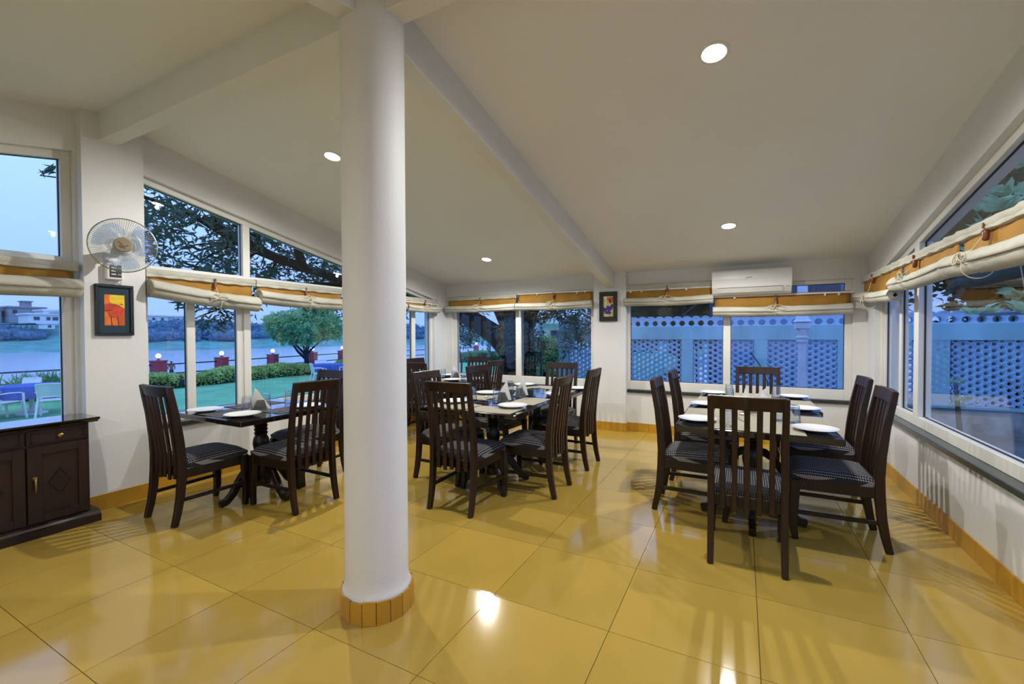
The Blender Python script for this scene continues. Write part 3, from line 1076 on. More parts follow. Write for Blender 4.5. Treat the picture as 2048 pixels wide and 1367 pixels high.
# left wall (local x runs towards the viewer)
blind(BL+'above the sideboard', XL, 1.49, -90, 2.2, 1.968, .205, .078, (.6,), spiral_seed=1)
blind(BL+'right of the wall fan', XL, 2.90, -90, .965, 1.985, .265, .084, (.42,), spiral_seed=2, slack=-.09)
blind(BL+'left of the column, low at its far end', XL, 4.07, -90, 1.16, 1.99, .205, .080, (.48,), spiral_seed=3, slack=-.02)
blind(BL+'just behind the column, only its coiled end showing', XL, 5.22, -90, 1.13, 1.995, .17, .06, (), spiral_seed=4)
blind(BL+'in the far left corner, right of the column', XL, 6.07, -90, .82, 1.99, .17, .06, (.42,), spiral_seed=5, rail=True, pins_clip=(.12, .2))
# back wall (local x runs to the left)
blind(BL+'over the dark tree trunk', -3.225, YB, 180, 1.37, 2.052, .215, .062, (.5,), spiral_seed=6)
blind(BL+'left of the tulip picture, white rail', -1.955, YB, 180, 1.26, 2.072, .235, .064, (.5,), spiral_seed=7, rail=True, header=False, pins_clip=(.1, .2, .72))
blind(BL+'left of the air conditioner', -.335, YB, 180, 1.155, 2.09, .24, .064, (.5,), spiral_seed=8, rail=True, pins_clip=(.29, .8, .93))
blind(BL+'hanging lower beneath the air conditioner', 1.135, YB, 180, 1.475, 1.905, .225, .068, (.52,), spiral_seed=9, rail=True, header=False, pins_clip=(.09, .18, .83))
# right wall (local x runs away from the viewer)
blind(BL+'on the right wall, nearest and largest', XR, 2.35, 90, 1.43, 2.04, .255, .076, (.74, .2), spiral_seed=10, slack=-.03)
blind(BL+'on the right wall, middle one', XR, 3.80, 90, 1.13, 2.04, .225, .068, (.66,), spiral_seed=11)
blind(BL+'on the right wall, farthest, at the corner', XR, 4.95, 90, 1.38, 2.04, .31, .062, (.62,), spiral_seed=12, slack=-.08)

# ================================================================== WALL FAN
fan = E('wall_fan', (-4.575, 1.70, 2.10), 0, 'white wall fan with round wire cage on the left pillar', 'fan')
MB().box(.0, .05, -.055, .055, -.245, -.11).obj('control_box', PLW, fan, bev=.008)
lab = MB().box(.0505, .0525, -.036, .040, -.225, -.125).obj('switch_panel', DARKP, fan)
sw = MB()
for i in range(3):
    sw.box(.0526, .0545, -.026, .004, -.152-.026*i, -.144-.026*i)
    sw.box(.0526, .0545, .018, .026, -.152-.026*i, -.146-.026*i)
    sw.box(.0526, .0545, .030, .036, -.152-.026*i, -.146-.026*i)
sw.obj('switch', RAIL, lab, kind='stuff')
MB().tube([(.025, .045, -.24), (.012, .052, -.265), (.008, .052, -.280)], .004, 6).obj('cable', PLW, fan, smooth=True)
MB().tube([(.025, 0, -.13), (.03, 0, -.06), (.08, .0, -.01), (.14, -.01, 0)], [.03, .03, .034, .04], 12).obj('bracket', PLW, fan, smooth=True)
fd = V((.93, -.37, -.03)).normalized()
ctr = V((.315, -.045, .0))
qm = M.Translation(ctr) @ fd.to_track_quat('Z', 'Y').to_matrix().to_4x4()
MB().lathe([(.0, -.16), (.05, -.155), (.068, -.12), (.068, -.06), (.05, -.04), (0, -.04)], 24, qm).obj('motor_housing', PLW, fan, smooth=True)
RC = .205


def cage(front):
    m = MB()
    s = 1 if front else -1
    prf = [(.052, .050), (.10, .048), (.15, .040), (.185, .024), (RC, .0)] if front else [(.05, .055), (.10, .062), (.15, .058), (.19, .036), (RC, .0)]
    for k in range(84):
        a = 2*PI*(k+.5*(not front))/84
        m.tube([(q*math.cos(a+.35*(RC-q)), q*math.sin(a+.35*(RC-q)), s*z) for q, z in prf], .0011, 4, False, qm)
    for q, z in ((RC, 0), (.108, .047 if front else .062)):
        m.tube([(q*math.cos(2*PI*j/48), q*math.sin(2*PI*j/48), s*z) for j in range(49)], .0042 if q == RC else .0014, 6, False, qm)
    return m


cage(True).obj('front_grille', WIRE, fan, smooth=True)
cage(False).obj('rear_grille', WIRE, fan, smooth=True)
MB().lathe([(.056, .046), (.056, .053), (.050, .060), (.0, .063)], 32, qm).obj('hub_cap', mat('gold_beige_cap', (.46, .38, .24, 1), .3, .4), fan, smooth=True)
lg = MB()
lg.tube([(-.030, .022, .0625), (-.012, .004, .0635), (-.004, -.006, .0635)], .0022, 5, True, qm)
lg.tube([(-.03, -.012, .0625), (-.005, -.014, .0635), (.012, -.010, .0635), (.030, -.004, .0625)], .0018, 5, True, qm)
lg.tube([(-.022, -.026, .0625), (-.002, -.020, .0635), (.008, -.024, .0635), (.006, -.034, .0625)], .0016, 5, True, qm)
lg.obj('emblem', DARKP, fan, smooth=True)
for k in range(3):
    m = MB()

    def bl(u, v, k=k):
        q = .035+.15*u
        a = 2*PI*k/3+(v-.5)*(1.25+.5*math.sin(u*PI))+u*.45
        return (q*math.cos(a), q*math.sin(a), -.02+.03*(v-.5))
    m.grid(9, 9, bl, qm)
    m.obj('blade', BLADE, fan, smooth=True)
MB().lathe([(.0, -.04), (.038, -.035), (.04, .0), (.03, .02), (0, .025)], 20, qm).obj('spindle', BLADE, fan, smooth=True)

# ================================================================== AIR CONDITIONER
ac = E('air_conditioner', (.088, YB, 1.885), 0, 'white split air conditioner high on the back wall', 'air conditioner')
w2 = .437
body = MB().prism([(0, .0), (-.125, .0), (-.165, .028), (-.205, .085), (-.212, .20), (-.205, .285), (-.19, .305), (0, .305)], -w2, w2, 'x')
body.obj('body', PLW, ac, bev=.006, fix=True)
MB().prism([(-.200, .100), (-.209, .093), (-.217, .20), (-.210, .288), (-.196, .307), (-.19, .300), (-.204, .285), (-.211, .2)], -w2+.002, w2-.002, 'x').obj('front_panel', PLW, ac, fix=True)
MB().prism([(-.178, .035), (-.207, .076), (-.212, .073), (-.183, .030)], -w2+.075, w2-.095, 'x').obj('louver', PLW, ac, fix=True)
MB().prism([(-.150, .018), (-.206, .088), (-.204, .091), (-.148, .022)], -w2+.068, w2-.088, 'x').obj('outlet_slot', DARKP, ac, fix=True)
lg = MB()
for i, (a, b) in enumerate(((0, .013), (.016, .009), (.027, .006), (.036, .010), (.049, .004), (.056, .011))):
    lg.box(-.05+a, -.05+a+b, -.2185, -.216, .203, .211 if i % 2 else .209)
lg.obj('logo_lettering', DARKP, ac, kind='stuff')
MB().box(w2-.05, w2-.03, -.2075, -.2045, .082, .086).obj('indicator', DARKP, ac)

# ================================================================== PICTURES
def flat(pts, lift, nm, mt, par, ring=False):
    """a thin flat colour patch of a printed picture; local x right, z up"""
    m = MB().prism(pts, -lift-.0004, -lift, 'y')
    return m.obj(nm, mt, par, kind='stuff', fix=True)


def picture(name, loc, rz, W_, H_, fw_, label, mount, paint):
    r = E(name, loc, R_(rz), label, 'picture')
    for a, b, c_, d in ((-W_/2, W_/2, -H_/2, -H_/2+fw_), (-W_/2, W_/2, H_/2-fw_, H_/2), (-W_/2, -W_/2+fw_, -H_/2+fw_, H_/2-fw_), (W_/2-fw_, W_/2, -H_/2+fw_, H_/2-fw_)):
        MB().box(a, b, -.026, -.001, c_, d).obj('frame_bar', BLACKF, r, bev=.003)
    MB().box(-W_/2+fw_, W_/2-fw_, -.012, -.004, -H_/2+fw_, H_/2-fw_).obj('mount', mount, r)
    paint(r)
    return r


def blob(cx_, cz_, rx, rz_, n=22, wob=0., ph=0., rot=0.):
    out = []
    for i in range(n):
        a = 2*PI*i/n
        q = 1+wob*math.sin(3*a+ph)+wob*.6*math.sin(5*a+2*ph)
        xx, zz = rx*q*math.cos(a), rz_*q*math.sin(a)
        out.append((cx_+xx*math.cos(rot)-zz*math.sin(rot), cz_+xx*math.sin(rot)+zz*math.cos(rot)))
    return out


def clip(pts, x0, x1, z0, z1):
    return [(min(max(a, x0), x1), min(max(b, z0), z1)) for a, b in pts]


INK = lambda nm, r, g, b, v=.25, s=25: mat(nm, c(r, g, b), .6, var=v, vscale=s)


def poppies(r):
    x0, x1, z0, z1 = -.066, .066, -.125, .125
    cl = lambda p: clip(p, x0, x1, z0, z1)
    flat([(x0, z0), (x1, z0), (x1, z1), (x0, z1)], .0125, 'print', INK('print_orange', 226, 112, 34, .22, 18), r)
    flat(cl([(-.03, z1), (x1, z1), (x1, .0), (.045, .03), (.02, .045), (-.01, .05), (-.035, .07)]), .0131, 'print_patch', INK('print_yellow', 236, 196, 30, .2, 30), r)
    flat(cl([(.03, -.01), (x1, .01), (x1, z0), (.03, z0), (.01, -.06)]), .0134, 'print_patch', INK('print_rust', 196, 84, 24, .25, 20), r)
    flat(cl(blob(-.028, .022, .062, .032, 26, .06, .5, .10)), .0138, 'print_patch', INK('print_red', 192, 58, 22, .3, 35), r)
    flat(cl(blob(.008, -.012, .058, .042, 26, .07, 1.4, .5)), .0142, 'print_patch', INK('print_crimson', 206, 66, 26, .3, 40), r)
    dk = INK('print_dark', 62, 20, 14)
    flat(cl([(x0, -.006), (-.02, .004), (.0, .009), (-.02, .0), (x0, -.012)]), .0146, 'print_patch', dk, r)
    flat([(-.026, -.05), (-.022, -.05), (-.018, z0), (-.022, z0)], .0146, 'print_patch', dk, r)
    flat([(.018, -.05), (.021, -.05), (.025, z0), (.022, z0)], .0146, 'print_patch', dk, r)
    flat(cl([(.034, .058), (.052, .050), (.056, .044), (.04, .050)]), .0147, 'print_patch', dk, r)


picture('framed_poppy_picture', (-4.574, 1.705, 1.61), 90, .25, .415, .022, 'black framed picture of orange and red poppies below the wall fan', TEAL, poppies)


def tulips(r):
    x0, x1, z0, z1 = -.072, .072, -.147, .147
    cl = lambda p: clip(p, x0, x1, z0, z1)
    flat([(x0, z0), (x1, z0), (x1, z1), (x0, z1)], .0125, 'print', INK('print_cream_green', 196, 190, 116, .15, 14), r)
    flat(cl([(x0, z1), (-.02, z1), (-.03, 0), (x0, -.05)]), .0130, 'print_patch', INK('print_pale', 214, 210, 150), r)
    pk = INK('print_pink_red', 206, 84, 66, .3, 40)
    for ox, rot in ((-.012, .5), (.012, -.1), (.034, -.35)):
        flat(cl(blob(.022+ox, .092, .017, .048, 18, .03, ox*90, rot)), .0136+abs(ox)*.01, 'print_patch', pk, r)
    pu = INK('print_purple', 66, 44, 140, .35, 40)
    for ox, oz, rot, q in ((-.04, -.055, .7, .05), (-.005, -.04, .1, .055), (.035, -.02, -.5, .055), (-.01, -.085, 1.4, .055)):
        flat(cl(blob(ox, oz, .026, q, 18, .04, ox*70, rot)), .0141+abs(ox)*.01, 'print_patch', pu, r)
    flat(blob(-.012, -.062, .010, .007), .0152, 'print_patch', INK('print_orange_dot', 220, 130, 60), r)
    flat(cl([(.012, -.105), (.017, -.105), (.024, z0), (.02, z0)]), .0150, 'print_patch', INK('print_stem', 60, 70, 30), r)


picture('framed_tulip_picture', (-1.718, 6.32, 1.797), 0, .262, .425, .057, 'small black framed picture of a purple and a red tulip', BLACKF, tulips)
# ================================================================== OUTDOORS
LAWN = mat('lawn_grass', (.14, .46, .22, 1), .9, var=.25, vscale=1.2, bump=.4, bscale=30)
CONC = mat('wet_concrete', (.22, .22, .21, 1), .35, var=.35, vscale=1.4, bump=.1)
PALEB = mat('pale_blue_painted_plaster', (.32, .60, .70, 1), .75, var=.22, vscale=2.5, bump=.08, bscale=50, stretch=(1, 1, .35))
JALI = mat('pale_blue_jali', (.44, .65, .86, 1), .6, var=.10, vscale=9)
PLASTB = mat('dirty_plinth', (.34, .38, .38, 1), .8, var=.6, vscale=3.5, bump=.2)
LAKE = mat('lake_water', (.36, .44, .50, 1), .20, bump=.01, bscale=.3, spec=1.0)
REDP = mat('maroon_pillar_paint', (.42, .05, .09, 1), .6, var=.2, vscale=5)
GLOBE = mat('lit_globe', (1, 1, 1, 1), .4, emit=((1, .97, .9, 1), 5))
IRON = mat('dark_iron', (.02, .02, .03, 1), .4)
BARK = mat('dark_bark', (.010, .010, .012, 1), .95, var=.3, vscale=7, spec=.1, bump=.2, bscale=14, stretch=(1, 1, .4))
WHITEP = mat('white_garden_plastic', (.75, .78, .80, 1), .4)
BLUEC = mat('blue_tablecloth', (.04, .11, .40, 1), .8, var=.2, vscale=5)
L_DARK = leafmat('mango_leaves', (.016, .050, .040, 1), (.06, .15, .09, 1))
L_MID = leafmat('garden_leaves', (.08, .24, .09, 1), (.30, .58, .24, 1))
L_LITE = leafmat('round_tree_leaves', (.10, .30, .12, 1), (.38, .70, .36, 1))
L_GLOSS = leafmat('frangipani_leaves', (.14, .34, .20, 1), (.42, .70, .42, 1))
L_HEDGE = leafmat('hedge_leaves', (.14, .32, .07, 1), (.72, .88, .34, 1))
L_BACK = leafmat('background_leaves', (.008, .03, .012, 1), (.05, .12, .05, 1))
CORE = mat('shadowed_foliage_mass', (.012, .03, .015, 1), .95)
BANK = mat('bank_grass_haze_tint', (.10, .32, .29, 1), .95, var=.35, vscale=.25)  # blue of distance haze is mixed into the grass colour
SHRUB = leafmat('far_shrubs_haze_tint', (.035, .11, .18, 1), (.18, .38, .56, 1))  # leaf colours blued to stand for the haze over the lake
WHT = mat('white_house_plaster', (.72, .76, .78, 1), .8, var=.06, vscale=.3)
GRYH = mat('grey_house_plaster', (.26, .30, .36, 1), .85, var=.1, vscale=.3)
DKW = mat('dark_window_glass', (.03, .045, .07, 1), .2)
BLUEW = mat('blue_house_wall', (.16, .27, .50, 1), .8, var=.15, vscale=1.2)
FLOWR = mat('pink_petals', (.72, .42, .55, 1), .6)


def ST(m, name, mt, **k):
    return m.obj(name, mt, kind='structure', **k)


# ---- ground
G = -.6
lw = MB().box(-23.2, -3.95, -14, 60, G-.3, G)
ST(lw, 'lawn', LAWN)
yd = MB().box(-3.95, 14, YB+.2, 16, -.75, -.27).box(1.52, 14, -8, YB+.2, -.75, -.27)
ST(yd, 'paved_yard', CONC)
ST(MB().box(-400, 60, -200, 500, -2.2, -1.6), 'lake', LAKE)

# far bank
poly = [(-150, -190), (-135, -80), (-122, 0), (-116, 32), (-102, 46), (-98, 60), (-96, 90), (-72, 112), (-40, 118), (-5, 120), (60, 128)]
offs = [(-2, -1.8), (0, -1.62), (7, -.9), (14, .35), (22, 1.6), (30, 3.6), (46, 4.6), (90, 4.9)]


def along(s):
    d = [0]
    for a, b in zip(poly, poly[1:]):
        d.append(d[-1]+math.hypot(b[0]-a[0], b[1]-a[1]))
    t = s*d[-1]
    for i in range(len(poly)-1):
        if t <= d[i+1]+1e-6:
            q = (t-d[i])/(d[i+1]-d[i])
            a, b = poly[i], poly[i+1]
            tx, ty = b[0]-a[0], b[1]-a[1]
            L = math.hypot(tx, ty)
            return a[0]+tx*q, a[1]+ty*q, -ty/L, tx/L
    return poly[-1][0], poly[-1][1], 0, 1


def bankpt(s, off):
    x_, y_, nx, ny = along(s)
    for (a, za), (b, zb) in zip(offs, offs[1:]):
        if off <= b:
            z = za+(zb-za)*(off-a)/(b-a)
            break
    return x_+nx*off, y_+ny*off, z


bm_ = MB()
NS = 60
bm_.grid(NS, len(offs), lambda u, v: (lambda p: (p[0], p[1], p[2]+(.25*math.sin(u*90+v*9) if v > .2 else 0)))(bankpt(u, offs[round(v*(len(offs)-1))][0])))
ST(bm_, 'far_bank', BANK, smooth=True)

# shrubs of the far bank
shr = []
for q in range(4):
    bm2 = bmesh.new()
    bmesh.ops.create_icosphere(bm2, subdivisions=2, radius=1)
    for v in bm2.verts:
        d = v.co.normalized()
        n_ = .16*math.sin(d.x*5+q)*math.sin(d.y*4+2*q)+.10*math.sin(d.x*11+q*3)*math.sin(d.z*9)*math.sin(d.y*10)+.09*random.uniform(-1, 1)
        v.co = d*(1+n_)
        v.co.z = max(v.co.z*.75, -.35)
    me = bpy.data.meshes.new('far_shrub')
    bm2.to_mesh(me)
    bm2.free()
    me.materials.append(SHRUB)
    shr.append(me)
rs = random.Random(5)
tv, tf = [], []
base = [np.array([v.co[:] for v in me.vertices]) for me in shr]
faces = [np.array([p.vertices[:] for p in me.polygons]) for me in shr]
k0 = 0
for i in range(330):
    s = .26+.66*((i*.6180339) % 1)
    off = rs.choice((15, 18, 21, 24, 27, 31))+rs.uniform(-2, 2)
    x_, y_, z_ = bankpt(s, off)
    if -10 < y_ < 46 and i % 2:
        off -= rs.uniform(4, 11)
        x_, y_, z_ = bankpt(s, off)
    k = rs.uniform(1.4, 3.0)*(.75 if off < 14 else 1)
    an = rs.uniform(0, 6)
    p = base[i % 4]*np.array([k*1.25, k*1.25, k*rs.uniform(.6, .95)])
    ca, sa = math.cos(an), math.sin(an)
    p = np.column_stack([p[:, 0]*ca-p[:, 1]*sa+x_, p[:, 0]*sa+p[:, 1]*ca+y_, p[:, 2]+z_+.3])
    tv.append(p)
    tf.append(faces[i % 4]+k0)
    k0 += len(p)
    cq = np.array([x_, y_, z_+.3])
    nl = 260
    tri = faces[i % 4][RNG.integers(0, len(faces[i % 4]), nl)]
    ctr_ = p[tri].mean(axis=1)+RNG.normal(size=(nl, 3))*.10*k
    dr_ = (ctr_-cq)+RNG.normal(size=(nl, 3))*k*.8
    dr_ /= np.linalg.norm(dr_, axis=1, keepdims=True)
    sd_ = np.cross(dr_, RNG.normal(size=(nl, 3)))
    sd_ /= np.linalg.norm(sd_, axis=1, keepdims=True)
    ll = RNG.uniform(.35, .75, (nl, 1))
    q4 = np.stack([ctr_-sd_*ll*.35, ctr_+dr_*ll*1.2, ctr_+sd_*ll*.35], axis=1).reshape(-1, 3)
    tv.append(q4)
    tf.append(np.arange(nl*3).reshape(-1, 3)+k0)
    k0 += nl*3
me = bpy.data.meshes.new('far_thicket')
tv, tf = np.concatenate(tv), np.concatenate(tf)
me.vertices.add(len(tv))
me.vertices.foreach_set('co', tv.reshape(-1))
me.loops.add(len(tf)*3)
me.loops.foreach_set('vertex_index', tf.reshape(-1))
me.polygons.add(len(tf))
me.polygons.foreach_set('loop_start', np.arange(0, len(tf)*3, 3))
me.update(calc_edges=True)
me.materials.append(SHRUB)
for q in shr:
    bpy.data.meshes.remove(q)
tag(link('far_thicket', me), 'dense thicket of shrubs along the far lake bank, coloured with blue haze', 'thicket', kind='stuff')


# houses on the far bank
def house(name, x_, y_, z_, dx, dy, dz, mt, label, wins=(), roof=None, par=True):
    r = E(name, (x_, y_, z_), 0, label, 'house', 'far houses across the lake')
    MB().box(-dx/2, dx/2, -dy/2, dy/2, 0, dz).obj('walls', mt, r)
    MB().box(-dx/2-.3, dx/2+.3, -dy/2-.3, dy/2+.3, dz, dz+.35).obj('parapet', mt, r)
    for a, b, ww, wh in wins:
        f = MB().box(dx/2, dx/2+.08, a-ww/2, a+ww/2, b-wh/2, b+wh/2).obj('window', DKW, r)
    if roof:
        MB().box(-dx*.2, dx*.2, roof-dy*.12, roof+dy*.12, dz+.35, dz+1.6).box(-dx*.26, dx*.26, roof-dy*.16, roof+dy*.16, dz+1.6, dz+1.8).obj('roof_room', mt, r)
    return r


house('house', -137, 38.4, 4.2, 6, 5.6, 1.8, WHT, 'long low white house on the far bank, left window', ((-1.6, 1.0, .9, .7), (.2, 1.0, .6, .7), (1.3, 1.0, .9, .7)))
house('house', -143.5, 41.4, 4.6, 5, 3.2, 2.6, WHT, 'white upper house with a balcony slot, left window', ((.2, 1.8, 1.6, .7),))
house('house', -152, 39.4, 4.5, 6, 6.0, 3.5, GRYH, 'grey flat roofed house behind the long white one', ((-2, 2.6, .7, .8), (2, 2.6, .7, .8)), roof=.5)
house('house', -154, 33.9, 4.5, 6, 3.8, 2.9, GRYH, 'grey lower house left of the grey flat roofed one', ((0, 2, .8, .8),))
house('house', -150, 28.4, 4.5, 7, 3.2, 3.9, GRYH, 'grey house cut by the left edge of the photo', ((0, 2, .8, .8),))
house('house', -128, 36.6, 2.9, 3, 1.6, 1.0, WHT, 'small white hut below the long white house', ((0, .5, .5, .5),))
house('house', -140, 60.5, 5.0, 5, 4.4, 1.5, WHT, 'hazy white house left in the sloped window', ((-1, .8, .6, .6), (1, .8, .6, .6)), roof=0)
house('house', -140, 66.2, 5.0, 5, 4.2, 1.5, WHT, 'hazy white house with wide roof, right in the sloped window', ((-1, .8, .6, .6), (.6, .8, .6, .6)))
house('house', -146, 54.5, 5.0, 4, 2.2, 1.3, WHT, 'hazy little white house beside the left pillar', ((0, .7, .6, .6),))

# ---- lakeside pillars with globe lamps, and rails
PIL = [(-20.6, 9.05), (-20.95, 11.65), (-21.6, 14.55), (-22.0, 17.25), (-22.4, 19.75), (-20.9, 33.2), (-20.9, 2.6)]
PLN = ['leftmost in the sloped window', 'second from left in the sloped window', 'third from left in the sloped window', 'behind the round tree trunk', 'beside the column edge', 'seen past the dark tree trunk', 'hidden below the left window edge']
pilm = MB().box(-.20, .20, -.20, .20, 0, 1.0).box(-.215, .215, -.215, .215, .96, 1.02).mesh('pillar_shaft', REDP, bev=.01)
stm = MB().lathe([(.07, 1.02), (.07, 1.05), (.03, 1.07), (.03, 1.12)], 12).mesh('lamp_stem', IRON, True)
glm = MB().lathe([(0, 1.105)]+[(.09*math.sin(PI*k/12), 1.195-.09*math.cos(PI*k/12)) for k in range(1, 12)]+[(0, 1.285)], 20).mesh('globe', GLOBE, True)
for (x_, y_), lb in zip(PIL[:6], PLN):
    r = E('lamp_pillar', (x_, y_, G), .35, 'maroon square pillar with lit white globe, '+lb, 'pillar', 'lakeside lamp pillars')
    link('pillar_shaft', pilm, r)
    link('lamp_stem', stm, r)
    link('globe', glm, r)
seq = [(-20.9, 2.6), (-20.6, 9.05), (-20.95, 11.65), (-21.6, 14.55), (-22.0, 17.25), (-22.4, 19.75), (-20.9, 33.2)]
nmz = ['left of the first pillar', 'between first and second pillars', 'between second and third pillars', 'between third and fourth pillars', 'behind the round tree', 'beyond the column']
for (a, b), lb in zip(zip(seq, seq[1:]), nmz):
    for z_, hb in ((.24, 'upper'), (-.14, 'lower')):
        d = V((b[0]-a[0], b[1]-a[1], 0)).normalized()*.24
        o = MB().tube([(a[0]+d.x, a[1]+d.y, z_), (b[0]-d.x, b[1]-d.y, z_)], .028, 8).obj('railing', IRON, smooth=True)
        tag(o, hb+' dark lakeside rail '+lb, 'rail', 'lakeside rails')


# ---- hedges
def hedge(name, pts, h, wd, label, n=2600, lf=L_HEDGE):
    r = E(name, (pts[0][0], pts[0][1], G), 0, label, 'hedge', 'clipped hedges on the lawn')
    o_ = V((pts[0][0], pts[0][1], G))
    m = MB()
    K = 14
    N = 24

    def at(u):
        t = u*(len(pts)-1)
        i = min(int(t), len(pts)-2)
        q = t-i
        a, b = V((*pts[i], 0)), V((*pts[i+1], 0))
        d = (b-a).normalized()
        return a.lerp(b, q), V((-d.y, d.x, 0))

    def surf(u, v, k=1.):
        p, nn = at(u)
        a = PI*v
        e = min(1, 6*u+.25, 6*(1-u)+.25)
        hh = h*(.92+.1*math.sin(u*9+len(pts)))*e**.4
        q = p+nn*(math.cos(a)*wd/2*k*e**.3)
        q.z = G+hh*k*(math.sin(a)**.45)
        return q-o_
    m.grid(N, K, lambda u, v: surf(u, v, .93))
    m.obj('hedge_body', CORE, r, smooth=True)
    cs, ds = [], []
    for i in range(n):
        u, v = RNG.random(), RNG.random()
        p = surf(u, v)
        cs.append(p)
        p2 = surf(u, v, 1.1)
        ds.append(V(p2)-V(p))
    cs, ds = np.array(cs), np.array(ds)
    ds = ds/(np.linalg.norm(ds, axis=1, keepdims=True)+1e-6)+RNG.normal(size=ds.shape)*.7
    me = leaf_mesh('foliage', cs, ds, RNG.uniform(.07, .13, n), RNG.uniform(.05, .09, n), lf)
    link('foliage', me, r, kind='stuff')
    return r


hedge('hedge', [(-20.5, 7.4), (-19.9, 8.4), (-19.5, 9.2), (-19.5, 9.9)], .52, 1.1, 'rounded green hedge in front of the first maroon pillar')
hedge('hedge', [(-19.5, 9.9), (-19.7, 11.0), (-19.9, 12.0), (-19.8, 12.8)], .60, 1.1, 'rounded green hedge in front of the second maroon pillar')
hedge('hedge', [(-19.9, 12.7), (-20.1, 13.6), (-19.9, 14.6), (-19.6, 15.3)], .58, 1.1, 'rounded green hedge left of the round tree')
hedge('hedge', [(-20.6, 17.8), (-20.8, 19.6), (-20.9, 21.5)], .6, 1.0, 'small hedge behind the garden tables')
hedge('hedge', [(-18.5, 26.5), (-17.5, 27.5), (-16.0, 28.8), (-14.6, 29.6)], .75, 1.6, 'low hedge beyond the lawn, left of the dark trunk', 3000, L_MID)
hedge('hedge', [(-8.4, 15.0), (-7.6, 15.1), (-6.6, 15.0), (-5.4, 14.9)], .75, 1.0, 'trimmed hedge right of the dark trunk', 2200, L_MID)

# wild grass clump on the lake edge
r = E('grass_clump', (-19.8, 5.6, G), 0, 'tall wild grass clump behind the white garden chair', 'grass')
n = 500
cs = np.column_stack([RNG.normal(0, .5, n), RNG.normal(0, .35, n), np.zeros(n)])
ds = np.column_stack([RNG.normal(0, .5, n), RNG.normal(0, .5, n), RNG.uniform(.7, 1.2, n)])
link('blades', leaf_mesh('blades', cs, ds, RNG.uniform(.5, 1.0, n), RNG.uniform(.03, .05, n), L_LITE), r, kind='stuff')
hedge('hedge', [(-20.3, 3.0), (-20.0, 4.5), (-19.8, 6.2)], .45, .9, 'scrubby low hedge behind the garden chairs at left', 1500, L_MID)


# ---- trees
def tree(name, base, label, grp, trunk, radii, limbs, cen, k, L, W_, mt, droop=.6, spread=.15, bark=BARK, cat='tree', core=None, trunks=12):
    r = E(name, base, 0, label, cat, grp)
    MB().tube(trunk, radii, trunks).obj('trunk', bark, r, smooth=True)
    for p, q in limbs:
        MB().tube(p, q, 8).obj('branch', bark, r, smooth=True)
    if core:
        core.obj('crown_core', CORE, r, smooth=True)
    a, d, l_, w_ = clusters(np.array(cen), k, L, W_, droop, spread)
    link('foliage', leaf_mesh('foliage', a, d, l_, w_, mt), r, kind='stuff')
    return r


# round tree on the lawn
rt_ = random.Random(3)
cen = []
while len(cen) < 620:
    p = V((rt_.uniform(-1, 1), rt_.uniform(-1, 1), rt_.uniform(-.75, 1)))
    if .45 < p.length < 1:
        cen.append((p.x*1.75, p.y*2.0, 2.45+p.z*.98+.18*math.sin(p.y*5)))
limbs = [([(0, 0, .95), (dx*.4, dy*.45, 1.45), (dx, dy, 1.95), (dx*1.25, dy*1.25, 2.4)], [.07, .05, .035, .015]) for dx, dy in ((-.6, -.8), (.5, .9), (.1, -.4), (-.3, .6), (.6, -.3))]
limbs += [([(0, 0, .75), (-.2, -.32, 1.15), (-.3, -.6, 1.6)], [.08, .06, .03])]
tree('round_tree', (-20.2, 15.45, G), 'small round-crowned bright green tree on the lawn by the lake', None, [(0, 0, 0), (.05, 0, .4), (0, .02, .95)], [.16, .13, .10], limbs, cen, 22, .17, .085, L_LITE, .1, .22)

